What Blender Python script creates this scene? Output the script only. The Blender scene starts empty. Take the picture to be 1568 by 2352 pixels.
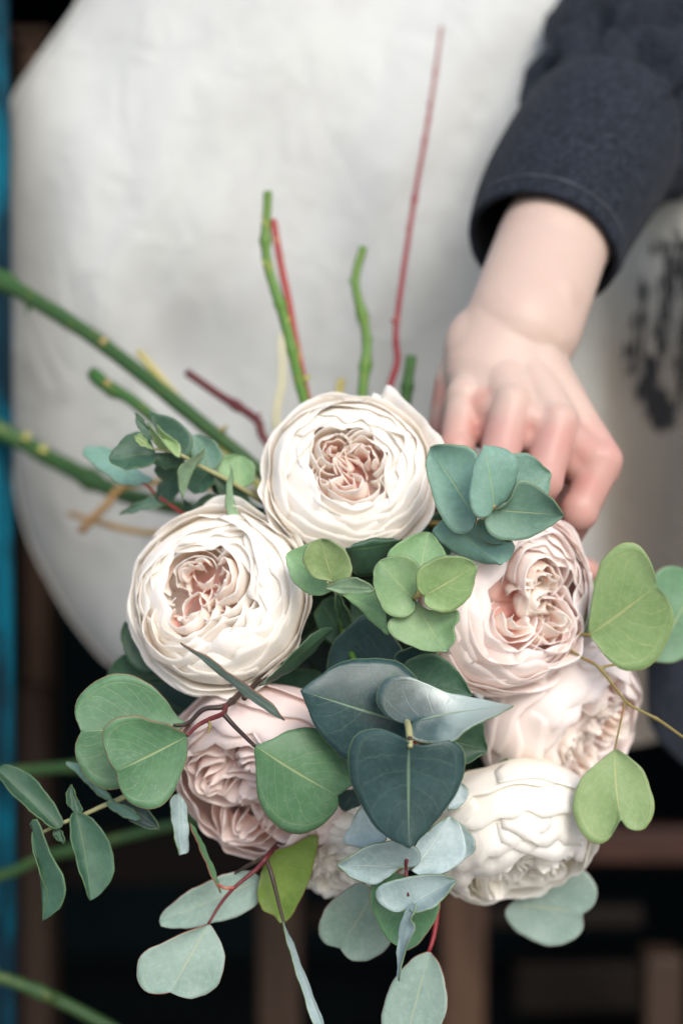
import bpy, bmesh, math, random
import numpy as np
from mathutils import Vector, Matrix, noise as mnoise

sc = bpy.context.scene
COL = sc.collection
rad = math.radians

# ------------------------------------------------------------------ camera, sky, sun, exposure
TILT = rad(2.0)
CAM = Vector((0.0, 0.0, 1.12))
KW = 0.48                                   # frame width divided by distance (24 mm / 50 mm)
cd = bpy.data.cameras.new('camera'); cam = bpy.data.objects.new('camera', cd); COL.objects.link(cam)
cam.location = CAM; cam.rotation_euler = (math.pi/2 - TILT, 0, 0)
cd.sensor_fit = 'HORIZONTAL'; cd.sensor_width = 24.0; cd.lens = 50.0
cd.clip_start = 0.02; cd.clip_end = 500
cd.dof.use_dof = True; cd.dof.focus_distance = 0.577; cd.dof.aperture_fstop = 3.2
sc.camera = cam
sc.render.resolution_x = 682; sc.render.resolution_y = 1024

SUN_EL, SUN_AZ = rad(37), rad(160)          # azimuth measured clockwise from +Y
w = bpy.data.worlds.new('World'); sc.world = w; w.use_nodes = True
nt = w.node_tree; bg = nt.nodes['Background']
sky = nt.nodes.new('ShaderNodeTexSky'); sky.sky_type = 'NISHITA'; sky.sun_disc = False
sky.sun_elevation = SUN_EL; sky.sun_rotation = SUN_AZ
sky.air_density = 1.0; sky.dust_density = 2.5; sky.ozone_density = 1.0
nt.links.new(sky.outputs[0], bg.inputs[0]); bg.inputs[1].default_value = 0.15
sl = bpy.data.lights.new('sun', 'SUN'); so = bpy.data.objects.new('sun', sl); COL.objects.link(so)
sl.energy = 1.15; sl.angle = rad(26); sl.color = (1.0, 0.985, 0.965)
dsun = Vector((math.sin(SUN_AZ)*math.cos(SUN_EL), math.cos(SUN_AZ)*math.cos(SUN_EL), math.sin(SUN_EL)))
so.rotation_euler = dsun.to_track_quat('Z', 'Y').to_euler()
so.location = (0, -3, 6)
sc.view_settings.view_transform = 'Standard'; sc.view_settings.look = 'None'
sc.view_settings.exposure = 0.69; sc.view_settings.gamma = 1.0
sc.cycles.use_denoising = True
sc.cycles.max_bounces = 20; sc.cycles.diffuse_bounces = 16; sc.cycles.transmission_bounces = 12

# ------------------------------------------------------------------ geometry helpers
RIGHT = Vector((1, 0, 0)); UP = Vector((0, math.sin(TILT), math.cos(TILT))); FWD = Vector((0, math.cos(TILT), -math.sin(TILT)))
def P(x, y, d):
    """a sight line of the photograph (1568 x 2352 grid) followed to distance d"""
    k = KW*d/1568
    return CAM + RIGHT*((x-784)*k) + UP*((1176-y)*k) + FWD*d
S0 = 1568/1672
CROPS = {0: (0, 0, 1/S0), 1: (0, 600, 836/1568), 2: (600, 900, 900/1568), 3: (0, 1400, 900/1568),
         4: (700, 1500, 972/1568), 5: (900, 0, 772/1568), 6: (980, 700, 692/1568)}
def cv(c, p):
    ox, oy, s = CROPS[c]
    return ((ox + p[0]*s)*S0, (oy + p[1]*s)*S0)

def tag(o, label=None, cat=None, group=None, kind=None):
    if label: o['label'] = label
    if cat: o['category'] = cat
    if group: o['group'] = group
    if kind: o['kind'] = kind
    return o
def empty(name, loc, label, cat, group=None, rot=None):
    o = bpy.data.objects.new(name, None); COL.objects.link(o)
    o.empty_display_size = 0.02
    if rot is not None: o.matrix_world = Matrix.Translation(loc) @ rot.to_4x4()
    else: o.location = loc
    return tag(o, label, cat, group)
def mesh_obj(name, verts, faces, mats, parent=None, uvs=None, smooth=True, local=False):
    if parent is not None and not local:
        root = parent
        while root.parent is not None: root = root.parent
        inv = root.matrix_basis.inverted()
        verts = [inv @ Vector(v) for v in verts]
    me = bpy.data.meshes.new(name)
    me.from_pydata([tuple(v) for v in verts], [], faces)
    if uvs is not None:
        ul = me.uv_layers.new(name='UVMap')
        flat = [c for f in uvs for uv in f for c in uv]
        ul.data.foreach_set('uv', flat)
    if not isinstance(mats, (list, tuple)): mats = [mats]
    for m in mats: me.materials.append(m)
    if smooth: me.polygons.foreach_set('use_smooth', [True]*len(me.polygons))
    me.update()
    o = bpy.data.objects.new(name, me); COL.objects.link(o)
    if parent is not None: o.parent = parent
    return o
def grid_faces(nu, nv, closed_u=False):
    F = []; U = []
    for j in range(nv-1):
        for i in range(nu if closed_u else nu-1):
            i2 = (i+1) % nu
            F.append((j*nu+i, j*nu+i2, (j+1)*nu+i2, (j+1)*nu+i))
            a, b = i/(nu if closed_u else nu-1), (i+1)/(nu if closed_u else nu-1)
            U.append(((a, j/(nv-1)), (b, j/(nv-1)), (b, (j+1)/(nv-1)), (a, (j+1)/(nv-1))))
    return F, U
def cat_rom(pts, n):
    """Catmull-Rom through pts, n+1 samples evenly spaced along its length"""
    p = [np.array(q, float) for q in pts]
    p = [2*p[0]-p[1]] + p + [2*p[-1]-p[-2]]
    out = []
    for k in range(1, len(p)-2):
        for t in np.linspace(0, 1, 12, endpoint=False):
            a, b, c, d = p[k-1], p[k], p[k+1], p[k+2]
            out.append(0.5*((2*b)+(c-a)*t+(2*a-5*b+4*c-d)*t*t+(3*b-a-3*c+d)*t**3))
    out.append(p[-2]); out = np.array(out)
    seg = np.r_[0, np.cumsum(np.linalg.norm(np.diff(out, axis=0), axis=1))]
    s = np.linspace(0, seg[-1], n+1)
    return np.stack([np.interp(s, seg, out[:, k]) for k in range(out.shape[1])], 1)
def tube_geo(pts, radii, sides=10, steps=40, bumps=(), wob=0.0, seed=0):
    """a round stem through world points with a radius for each"""
    path = cat_rom([tuple(p) for p in pts], steps)
    seg = np.r_[0, np.cumsum([np.linalg.norm(np.array(pts[i+1])-np.array(pts[i])) for i in range(len(pts)-1)])]
    tt = np.linspace(0, seg[-1], steps+1)
    radii = list(radii)
    radii = (radii+[radii[-1]]*len(pts))[:len(pts)]
    rr = np.interp(tt, seg, radii)
    for (at, amp, wd) in bumps:
        rr = rr*(1+amp*np.exp(-((tt/seg[-1]-at)/wd)**2))
    V = []; ref = Vector((0.3, 0.2, 1)).normalized()
    for i in range(steps+1):
        a = Vector(path[min(i+1, steps)])-Vector(path[max(i-1, 0)]); a.normalize()
        n1 = a.cross(ref); n1.normalize(); n2 = a.cross(n1)
        c = Vector(path[i])
        for k in range(sides):
            th = 2*math.pi*k/sides
            r = rr[i]*(1+wob*mnoise.noise(Vector((math.cos(th)*2, math.sin(th)*2, i*0.4+seed))))
            V.append(c+n1*(r*math.cos(th))+n2*(r*math.sin(th)))
    F, U = grid_faces(sides, steps+1, True)
    F.append(tuple(range(sides-1, -1, -1))); U.append(tuple((0.5, 0.0) for _ in range(sides)))
    n = (steps)*sides
    F.append(tuple(n+k for k in range(sides))); U.append(tuple((0.5, 1.0) for _ in range(sides)))
    return V, F, U
def tube(name, pts, radii, mat, parent, **k):
    V, F, U = tube_geo(pts, radii, **k)
    return mesh_obj(name, V, F, mat, parent, U)
def add_box(V, F, a, b):
    i = len(V)
    V += [Vector((x, y, z)) for z in (a[2], b[2]) for y in (a[1], b[1]) for x in (a[0], b[0])]
    F += [tuple(i+k for k in f) for f in ((0, 2, 3, 1), (4, 5, 7, 6), (0, 1, 5, 4), (2, 6, 7, 3), (0, 4, 6, 2), (1, 3, 7, 5))]
def box(name, a, b, mat, parent=None, bevel=0.0):
    V, F = [], []; add_box(V, F, a, b)
    o = mesh_obj(name, V, F, mat, parent, smooth=False)
    if bevel:
        m = o.modifiers.new('bevel', 'BEVEL'); m.width = bevel; m.segments = 2
    return o

# ------------------------------------------------------------------ material helpers
class NT:
    def __init__(s, name):
        s.m = bpy.data.materials.new(name); s.m.use_nodes = True
        s.t = s.m.node_tree; s.b = s.t.nodes['Principled BSDF']; s.out = s.t.nodes['Material Output']
    def n(s, typ, **k):
        nd = s.t.nodes.new('ShaderNode'+typ)
        for a, v in k.items(): setattr(nd, a, v)
        return nd
    def l(s, a, b): s.t.links.new(a, b)
    def put(s, sock, v):
        if hasattr(v, 'is_linked') or hasattr(v, 'links'): s.l(v, sock)
        else: sock.default_value = v
    def math(s, op, a, b=0.0, c=0.0, clamp=False):
        nd = s.n('Math', operation=op, use_clamp=clamp)
        for i, v in enumerate((a, b, c)): s.put(nd.inputs[i], v)
        return nd.outputs[0]
    def ramp(s, v, a, b, lo=0.0, hi=1.0, smooth=True):
        nd = s.n('MapRange', interpolation_type='SMOOTHSTEP' if smooth else 'LINEAR')
        s.put(nd.inputs[0], v); nd.inputs[1].default_value = a; nd.inputs[2].default_value = b
        nd.inputs[3].default_value = lo; nd.inputs[4].default_value = hi
        return nd.outputs[0]
    def mix(s, f, a, b, mode='MIX'):
        nd = s.n('Mix', data_type='RGBA', blend_type=mode)
        s.put(nd.inputs[0], f)
        for sk, v in ((nd.inputs[6], a), (nd.inputs[7], b)):
            if isinstance(v, (tuple, list)): v = tuple(v)+((1.0,) if len(v) == 3 else ())
            s.put(sk, v)
        return nd.outputs[2]
    def noise(s, vec, scale, detail=3.0, rough=0.55, dist=0.0):
        nd = s.n('TexNoise'); nd.inputs['Scale'].default_value = scale; nd.inputs['Detail'].default_value = detail
        nd.inputs['Roughness'].default_value = rough; nd.inputs['Distortion'].default_value = dist
        if vec is not None: s.l(vec, nd.inputs['Vector'])
        return nd.outputs['Fac']
    def mapping(s, vec, scale=(1, 1, 1), loc=(0, 0, 0), rot=(0, 0, 0)):
        nd = s.n('Mapping'); s.l(vec, nd.inputs[0]); nd.inputs[1].default_value = loc; nd.inputs[2].default_value = rot; nd.inputs[3].default_value = scale
        return nd.outputs[0]
    def bump(s, h, strength, dist=0.001):
        nd = s.n('Bump'); nd.inputs['Strength'].default_value = strength; nd.inputs['Distance'].default_value = dist
        s.l(h, nd.inputs['Height']); s.l(nd.outputs[0], s.b.inputs['Normal']); return nd.outputs[0]
    def coord(s, which='Object'): return s.n('TexCoord').outputs[which]
def c4(c): return tuple(c)+(1.0,)

def leaf_mat(name, col, col2, vein, rough=0.5, spec=0.4, veins=0.35, edge=(0.35, 0.32, 0.12), bloom=0.25, bloomcol=(0.42, 0.5, 0.47), trans=0.12, side=7.0, painted_sheen=None):
    s = NT(name)
    tc = s.n('TexCoord'); sep = s.n('SeparateXYZ'); s.l(tc.outputs['UV'], sep.inputs[0])
    S = s.math('ABSOLUTE', s.math('MULTIPLY_ADD', sep.outputs[0], 2.0, -1.0)); T = sep.outputs[1]
    rnd = s.n('ObjectInfo').outputs['Random']
    ob = s.n('VectorMath', operation='ADD'); s.l(tc.outputs['Object'], ob.inputs[0])
    cmb = s.n('CombineXYZ'); s.l(s.math('MULTIPLY', rnd, 7.0), cmb.inputs[0]); s.l(cmb.outputs[0], ob.inputs[1]); ob = ob.outputs[0]
    big = s.noise(ob, 45, 3, 0.6); fine = s.noise(ob, 480, 4, 0.7); mid = s.noise(ob, 140, 3, 0.6)
    base = s.mix(s.ramp(big, 0.35, 0.68), col, col2)
    base = s.mix(s.math('MULTIPLY', s.ramp(fine, 0.42, 0.72), 0.26), base, [min(1, x*1.5+0.01) for x in col2])
    base = s.mix(s.math('MULTIPLY', s.ramp(mid, 0.45, 0.80), bloom*0.75), base, bloomcol)
    if painted_sheen: base = s.mix(s.ramp(s.math('ADD', T, s.math('MULTIPLY', s.math('SUBTRACT', big, 0.5), 0.5)), 0.30, 0.58, 0.0, 0.9), base, painted_sheen)  # pale sky sheen painted into the blade colour, towards the tip
    w = s.math('MULTIPLY_ADD', s.math('SUBTRACT', 1.0, T), 0.028, 0.013)
    midrib = s.ramp(s.math('DIVIDE', S, w), 0.5, 1.15, 1.0, 0.0)
    wig = s.math('MULTIPLY', s.math('SUBTRACT', mid, 0.5), 0.09)
    x = s.math('ADD', s.math('SUBTRACT', T, s.math('MULTIPLY', S, 0.33)), wig)
    x = s.math('FRACT', s.math('MULTIPLY', x, side))
    x = s.math('ABSOLUTE', s.math('MULTIPLY_ADD', x, 2.0, -1.0))
    sv = s.math('MULTIPLY', s.ramp(x, 0.88, 1.0), s.ramp(S, 0.75, 0.92, 1.0, 0.0))
    marg = s.ramp(s.math('ABSOLUTE', s.math('SUBTRACT', s.math('ADD', S, wig), 0.84)), 0.004, 0.022, 0.7, 0.0)
    vm = s.math('MULTIPLY', s.math('MAXIMUM', sv, marg), veins)
    base = s.mix(vm, base, vein)
    base = s.mix(s.math('MULTIPLY', midrib, 0.85), base, vein)
    base = s.mix(s.ramp(S, 0.972, 0.995, 0, 0.45), base, edge)
    sp = s.n('TexVoronoi'); sp.inputs['Scale'].default_value = 620; s.l(ob, sp.inputs['Vector'])
    patch = s.ramp(s.noise(ob, 70, 2), 0.56, 0.66)
    base = s.mix(s.math('MULTIPLY', s.math('MULTIPLY', s.ramp(sp.outputs['Distance'], 0.10, 0.34, 1.0, 0.0), patch), 0.38), base, bloomcol)
    sp2 = s.n('TexVoronoi'); sp2.inputs['Scale'].default_value = 90; s.l(ob, sp2.inputs['Vector'])
    base = s.mix(s.math('MULTIPLY', s.math('MULTIPLY', s.ramp(sp2.outputs['Distance'], 0.05, 0.11, 1.0, 0.0), s.ramp(big, 0.55, 0.62)), 0.6), base, (0.16, 0.13, 0.05))
    hsv = s.n('HueSaturation'); s.l(base, hsv.inputs['Color'])
    s.l(s.ramp(rnd, 0, 1, 0.485, 0.512, False), hsv.inputs['Hue']); s.l(s.ramp(rnd, 0, 1, 0.85, 1.15, False), hsv.inputs['Value'])
    s.l(hsv.outputs[0], s.b.inputs['Base Color'])
    s.l(s.math('ADD', s.math('MULTIPLY', fine, 0.2), rough-0.1), s.b.inputs['Roughness'])
    s.b.inputs['Specular IOR Level'].default_value = spec
    h = s.math('SUBTRACT', s.math('ADD', s.math('MULTIPLY', fine, 0.25), s.math('MULTIPLY', mid, 0.6)), s.math('MULTIPLY', s.math('MAXIMUM', midrib, vm), 0.9))
    s.bump(h, 0.35, 0.0006)
    tr = s.n('BsdfTranslucent'); s.l(s.mix(0.35, hsv.outputs[0], (0.35, 0.5, 0.08)), tr.inputs[0])
    mx = s.n('MixShader'); mx.inputs[0].default_value = trans
    s.l(s.b.outputs[0], mx.inputs[1]); s.l(tr.outputs[0], mx.inputs[2]); s.l(mx.outputs[0], s.out.inputs[0])
    return s.m
def plain_mat(name, col, rough=0.6, spec=0.3, col2=None, scale=60, bump=0.2, bscale=300, amount=1.0, stretch=(1, 1, 1), detail=4):
    s = NT(name); tc = s.mapping(s.coord(), stretch)
    f = s.noise(tc, scale, detail, 0.6)
    s.l(s.mix(s.ramp(f, 0.35, 0.65, 0, amount), col, col2 or [x*0.6 for x in col]), s.b.inputs['Base Color'])
    s.b.inputs['Roughness'].default_value = rough; s.b.inputs['Specular IOR Level'].default_value = spec
    if bump: s.bump(s.noise(tc, bscale, 3), bump, 0.001)
    return s.m
def stem_mat(name, a, b, spot, rough=0.45):
    """colour a at the cut end, b further in, with spots and rings"""
    s = NT(name); tc = s.n('TexCoord'); sep = s.n('SeparateXYZ'); s.l(tc.outputs['UV'], sep.inputs[0])
    base = s.mix(s.ramp(sep.outputs[1], 0.0, 0.35), a, b)
    n1 = s.noise(tc.outputs['Object'], 130, 4, 0.6); n2 = s.noise(tc.outputs['Object'], 600, 3)
    base = s.mix(s.ramp(n1, 0.56, 0.70, 0, 0.75), base, spot)
    base = s.mix(s.math('MULTIPLY', n2, 0.3), base, [x*0.55 for x in b])
    s.l(base, s.b.inputs['Base Color']); s.b.inputs['Roughness'].default_value = rough
    s.b.inputs['Specular IOR Level'].default_value = 0.35
    s.bump(n2, 0.25, 0.0006); return s.m
def petal_mat(name, rim, mid, base, trans=0.42):
    s = NT(name); tc = s.n('TexCoord'); sep = s.n('SeparateXYZ'); s.l(tc.outputs['UV'], sep.inputs[0])
    rnd = s.n('ObjectInfo').outputs['Random']
    T = s.math('ADD', sep.outputs[1], s.math('MULTIPLY', s.math('SUBTRACT', s.noise(tc.outputs['Object'], 60, 3), 0.5), 0.35))
    c = s.mix(s.ramp(T, 0.45, 0.95), mid, rim)
    c = s.mix(s.ramp(T, 0.12, 0.62, 1.0, 0.0), c, base)
    fib = s.noise(s.mapping(tc.outputs['UV'], (38, 2.2, 1)), 1.0, 4, 0.6, 0.4)
    c = s.mix(s.math('MULTIPLY', s.ramp(fib, 0.5, 0.75), 0.16), c, mid)
    c = s.mix(s.math('MULTIPLY', rnd, 0.25), c, mid)
    s.l(c, s.b.inputs['Base Color']); s.b.inputs['Roughness'].default_value = 0.62
    s.b.inputs['Specular IOR Level'].default_value = 0.22
    s.b.inputs['Sheen Weight'].default_value = 0.12
    nb = s.bump(s.math('ADD', fib, s.math('MULTIPLY', s.noise(tc.outputs['Object'], 220, 3), 0.8)), 0.12, 0.0006)
    tr = s.n('BsdfTranslucent'); s.l(c, tr.inputs[0]); s.l(nb, tr.inputs['Normal'])
    mx = s.n('MixShader'); mx.inputs[0].default_value = trans
    s.l(s.b.outputs[0], mx.inputs[1]); s.l(tr.outputs[0], mx.inputs[2]); s.l(mx.outputs[0], s.out.inputs[0])
    return s.m

# ------------------------------------------------------------------ materials
M = {}
M['blue']   = leaf_mat('leaf_blue_green', (0.014, 0.038, 0.036), (0.026, 0.060, 0.058), (0.12, 0.19, 0.12), 0.38, 0.38, 0.16, (0.20, 0.28, 0.12), 0.22, (0.055, 0.095, 0.10), 0.03)
M['glossy'] = leaf_mat('leaf_blue_painted_sheen', (0.020, 0.048, 0.046), (0.040, 0.080, 0.078), (0.15, 0.22, 0.15), 0.33, 0.75, 0.16, (0.20, 0.28, 0.12), 0.30, (0.12, 0.17, 0.175), 0.03, painted_sheen=(0.33, 0.405, 0.385))  # reflected sky on the tip half is part of the colour
M['grey']   = leaf_mat('leaf_grey_green', (0.105, 0.215, 0.165), (0.155, 0.285, 0.220), (0.26, 0.36, 0.18), 0.50, 0.40, 0.22, (0.34, 0.38, 0.18), 0.35, (0.24, 0.36, 0.33), 0.12)
M['green']  = leaf_mat('leaf_fresh_green', (0.170, 0.325, 0.150), (0.235, 0.405, 0.190), (0.36, 0.46, 0.22), 0.50, 0.40, 0.30, (0.40, 0.44, 0.22), 0.30, (0.34, 0.46, 0.33), 0.20)
M['mid']    = leaf_mat('leaf_mid_green', (0.062, 0.160, 0.078), (0.095, 0.215, 0.108), (0.26, 0.34, 0.16), 0.48, 0.42, 0.34, (0.36, 0.16, 0.08), 0.30, (0.22, 0.32, 0.24), 0.14, 9.0)
M['silver'] = leaf_mat('leaf_silver', (0.175, 0.265, 0.222), (0.235, 0.325, 0.282), (0.33, 0.37, 0.25), 0.55, 0.35, 0.30, (0.30, 0.17, 0.12), 0.30, (0.34, 0.41, 0.385), 0.15)
M['frost']  = leaf_mat('leaf_frosted_blue', (0.215, 0.305, 0.305), (0.31, 0.40, 0.405), (0.44, 0.50, 0.46), 0.45, 0.50, 0.20, (0.30, 0.40, 0.34), 0.45, (0.44, 0.52, 0.535), 0.10)
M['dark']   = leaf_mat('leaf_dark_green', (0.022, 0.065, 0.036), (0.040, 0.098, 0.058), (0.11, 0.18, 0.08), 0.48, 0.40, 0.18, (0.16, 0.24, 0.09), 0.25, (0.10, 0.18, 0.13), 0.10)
M['deep']   = leaf_mat('leaf_painted_shade_green', (0.010, 0.032, 0.020), (0.018, 0.046, 0.028), (0.05, 0.09, 0.04), 0.5, 0.3, 0.15, (0.06, 0.10, 0.04), 0.2, (0.03, 0.06, 0.04), 0.04)  # green darkened to paint the shade in the gaps between leaves
M['lime']   = leaf_mat('leaf_lime', (0.195, 0.310, 0.120), (0.255, 0.375, 0.165), (0.42, 0.47, 0.20), 0.50, 0.40, 0.40, (0.42, 0.36, 0.14), 0.25, (0.36, 0.46, 0.24), 0.22)
M['olive']  = leaf_mat('leaf_olive', (0.080, 0.160, 0.018), (0.120, 0.210, 0.030), (0.22, 0.27, 0.06), 0.45, 0.40, 0.25, (0.30, 0.20, 0.05), 0.15, (0.16, 0.22, 0.07), 0.20)
M['back']   = leaf_mat('leaf_pale_back', (0.200, 0.330, 0.200), (0.265, 0.400, 0.255), (0.36, 0.44, 0.22), 0.55, 0.35, 0.25, (0.30, 0.36, 0.16), 0.30, (0.32, 0.42, 0.32), 0.20)
RIM = {'red': plain_mat('leaf_rim_red', (0.22, 0.10, 0.06), 0.5), 'pale': plain_mat('leaf_rim_pale', (0.17, 0.25, 0.13), 0.5), 'dark': plain_mat('leaf_rim_green', (0.08, 0.14, 0.06), 0.5)}
RIMOF = {'blue': 'pale', 'glossy': 'pale', 'grey': 'pale', 'green': 'pale', 'mid': 'red', 'silver': 'red', 'frost': 'pale', 'dark': 'dark', 'deep': 'dark', 'lime': 'pale', 'olive': 'red', 'back': 'pale'}
M['st_green'] = stem_mat('stem_green', (0.10, 0.19, 0.03), (0.085, 0.20, 0.032), (0.22, 0.24, 0.04))
M['st_deep']  = stem_mat('stem_deep_green', (0.035, 0.11, 0.02), (0.030, 0.080, 0.020), (0.11, 0.13, 0.02))
M['st_red']   = stem_mat('stem_red', (0.30, 0.13, 0.11), (0.22, 0.020, 0.028), (0.40, 0.10, 0.09))
M['st_coral'] = stem_mat('stem_coral', (0.30, 0.040, 0.036), (0.32, 0.055, 0.045), (0.55, 0.36, 0.14))
M['st_wine']  = stem_mat('stem_wine', (0.10, 0.022, 0.022), (0.11, 0.018, 0.022), (0.16, 0.045, 0.03))
M['st_yellow'] = stem_mat('stem_yellow', (0.42, 0.36, 0.11), (0.40, 0.40, 0.09), (0.48, 0.42, 0.16))
M['st_tan']   = stem_mat('stem_tan', (0.36, 0.20, 0.08), (0.34, 0.25, 0.08), (0.42, 0.30, 0.12))
M['st_straw'] = stem_mat('stem_straw', (0.58, 0.55, 0.36), (0.55, 0.52, 0.28), (0.62, 0.58, 0.38))
M['st_brown'] = stem_mat('stem_brown', (0.045, 0.028, 0.022), (0.040, 0.026, 0.020), (0.09, 0.06, 0.03))
M['st_pale']  = stem_mat('stem_pale', (0.34, 0.34, 0.16), (0.33, 0.33, 0.16), (0.42, 0.34, 0.2))
M['st_ochre'] = stem_mat('stem_ochre', (0.22, 0.18, 0.06), (0.20, 0.16, 0.05), (0.36, 0.14, 0.06))
PET = {'cream': petal_mat('petal_cream', (0.95, 0.93, 0.89), (0.95, 0.90, 0.84), (0.95, 0.82, 0.71)),
       'blush': petal_mat('petal_blush', (0.95, 0.90, 0.875), (0.95, 0.85, 0.815), (0.94, 0.72, 0.67)),
       'white': petal_mat('petal_white', (0.95, 0.94, 0.91), (0.95, 0.92, 0.85), (0.94, 0.89, 0.72), 0.46),
       'pink':  petal_mat('petal_pink', (0.93, 0.85, 0.82), (0.93, 0.80, 0.755), (0.91, 0.70, 0.62)),
       'heart': petal_mat('petal_heart', (0.96, 0.92, 0.87), (0.96, 0.85, 0.78), (0.95, 0.54, 0.48), 0.48)}

# ------------------------------------------------------------------ leaves
def leaf(parent, c, B, L, T, R, d, mat, roll=0.0, cup=2.0, bend=0.0, wav=0.95, name='leaf', n=26, m=8, label=None):
    """B base, T tip (or notch), L and R the two margins between them (grid of crop c); d = distance at base and tip in m;
    roll, cup, bend in mm tilt and curve the blade"""
    rng = random.Random(hash((B, T)) & 0xffff); ph = [rng.uniform(0, 6.3) for _ in range(6)]
    Lc = cat_rom([cv(c, p) for p in [B]+L+[T]], n); Rc = cat_rom([cv(c, p) for p in [B]+R+[T]], n)
    b, t_ = np.array(cv(c, B)), np.array(cv(c, T))
    for E_, o_ in ((Lc, 3.0), (Rc, 11.0)):          # small irregularities of the margin
        for i in range(1, n):
            tg = E_[i+1]-E_[i-1]; ln = max(1e-6, float(np.hypot(*tg))); nn = np.array((-tg[1], tg[0]))/ln
            E_[i] = E_[i]+nn*(1.1*math.sin(i*0.8+ph[2]+o_)+0.5*math.sin(i*1.9+ph[3]*o_)+0.35*rng.uniform(-1, 1))
    q = 0.6*(b+t_)/2+0.4*(Lc[n//2]+Rc[n//2])/2
    V = []; idx = {}
    def put(i, k):
        t = i/n; s = k/m
        if i in (0, n): key = (i, 0)
        else: key = (i, k)
        if key in idx: return idx[key]
        tm = t
        mid = (1-tm)**2*b+2*tm*(1-tm)*q+tm*tm*t_
        side = Lc[i] if s < 0 else Rc[i]
        p = mid+(side-mid)*abs(s)
        e = max(0.0, math.sin(math.pi*t))**0.5
        a = abs(s)
        dd = d[0]+(d[1]-d[0])*t + 0.001*(roll*s*e - 1.35*cup*(s*s)*e - bend*4*t*(1-t))
        dd += 0.001*wav*a*a*e*(math.sin(7*t+ph[0]+(2 if s < 0 else 0))*0.8+math.sin(15*t+ph[1]+(1.3 if s > 0 else 0))*0.35)
        dd += 0.0005*(a**0.5)*e          # a slight groove along the midrib
        V.append(P(p[0], p[1], dd)); idx[key] = len(V)-1
        return idx[key]
    F, U = [], []
    for i in range(n):
        for k in range(-m, m):
            q4 = [put(i, k), put(i, k+1), put(i+1, k+1), put(i+1, k)]
            uv = [(0.5+0.5*k/m, i/n), (0.5+0.5*(k+1)/m, i/n), (0.5+0.5*(k+1)/m, (i+1)/n), (0.5+0.5*k/m, (i+1)/n)]
            if i == 0: q4, uv = q4[1:], uv[1:]; 
            elif i == n-1: q4, uv = q4[:3], uv[:3]
            F.append(tuple(q4)); U.append(tuple(uv))
    tot = 0.0
    for f in F:
        a, b2, c2 = V[f[0]], V[f[1]], V[f[2]]
        tot += (b2-a).cross(c2-a).dot(CAM-a)
    if tot < 0:
        F = [tuple(reversed(f)) for f in F]; U = [tuple(reversed(u)) for u in U]
    o = mesh_obj(name, V, F, [M[mat], RIM[RIMOF[mat]]], parent, U)
    md = o.modifiers.new('thickness', 'SOLIDIFY'); md.thickness = 0.00055; md.offset = -1; md.material_offset_rim = 1
    if label: o['label'] = label
    return o

GRIP = (880, 1190, 0.705)
def g(dx=0, dy=0, dd=0): return (GRIP[0]+dx, GRIP[1]+dy, GRIP[2]+dd)
def stem(parent, pts, radii, mat, name='stem', c=None, **k):
    pp = []
    for p in pts:
        x, y = cv(c, p) if c is not None else (p[0], p[1])
        pp.append(P(x, y, p[2]))
    return tube(name, pp, radii, M[mat], parent, **k)


# ------------------------------------------------------------------ the setting: pavement, dark shop interior, doorway
M['paving'] = plain_mat('paving', (0.30, 0.29, 0.28), 0.85, 0.2, (0.22, 0.215, 0.21), 6, 0.4, 60)
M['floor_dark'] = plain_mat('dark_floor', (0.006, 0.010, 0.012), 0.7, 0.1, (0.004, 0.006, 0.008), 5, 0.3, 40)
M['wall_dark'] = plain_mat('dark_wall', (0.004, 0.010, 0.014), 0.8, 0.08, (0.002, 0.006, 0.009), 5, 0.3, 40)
M['facade'] = plain_mat('facade_render', (0.32, 0.31, 0.29), 0.85, 0.2, (0.24, 0.23, 0.22), 4, 0.4, 60)
M['wood'] = plain_mat('brown_wood', (0.072, 0.040, 0.024), 0.6, 0.25, (0.040, 0.022, 0.014), 14, 0.4, 60, 1.0, (8, 8, 0.7))
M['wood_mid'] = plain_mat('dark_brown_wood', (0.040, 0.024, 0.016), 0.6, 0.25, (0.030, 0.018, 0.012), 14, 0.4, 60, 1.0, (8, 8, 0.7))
M['wood_dim'] = plain_mat('blackish_brown_wood', (0.009, 0.0065, 0.005), 0.6, 0.1, (0.005, 0.004, 0.0035), 14, 0.4, 60, 1.0, (0.7, 8, 8))  # darkest brown, for most rails and the slats
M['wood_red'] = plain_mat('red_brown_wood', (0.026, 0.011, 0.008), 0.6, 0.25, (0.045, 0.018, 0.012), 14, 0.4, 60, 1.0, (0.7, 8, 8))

def gridsheet(name, x0, x1, y0, y1, z, mat):
    o = mesh_obj(name, [(x0, y0, z), (x1, y0, z), (x1, y1, z), (x0, y1, z)], [(0, 1, 2, 3)], mat, smooth=False)
    return tag(o, kind='structure')
gridsheet('pavement', -60, 60, -60, 1.0, 0.0, M['paving'])
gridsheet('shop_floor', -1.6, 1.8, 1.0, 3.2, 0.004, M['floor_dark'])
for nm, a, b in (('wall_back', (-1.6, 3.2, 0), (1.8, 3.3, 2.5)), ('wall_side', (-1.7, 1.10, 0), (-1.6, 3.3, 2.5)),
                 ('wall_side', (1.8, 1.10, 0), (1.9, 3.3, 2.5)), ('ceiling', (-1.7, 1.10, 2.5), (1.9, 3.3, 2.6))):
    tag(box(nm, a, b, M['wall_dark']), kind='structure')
for nm, a, b in (('facade_wall', (-3.0, 1.0, 0), (-0.40, 1.10, 3.2)), ('facade_wall', (0.75, 1.0, 0), (3.2, 1.10, 3.2)), ('facade_wall', (-0.40, 1.0, 1.95), (0.75, 1.10, 3.2))):
    tag(box(nm, a, b, M['facade']), kind='structure')

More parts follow.
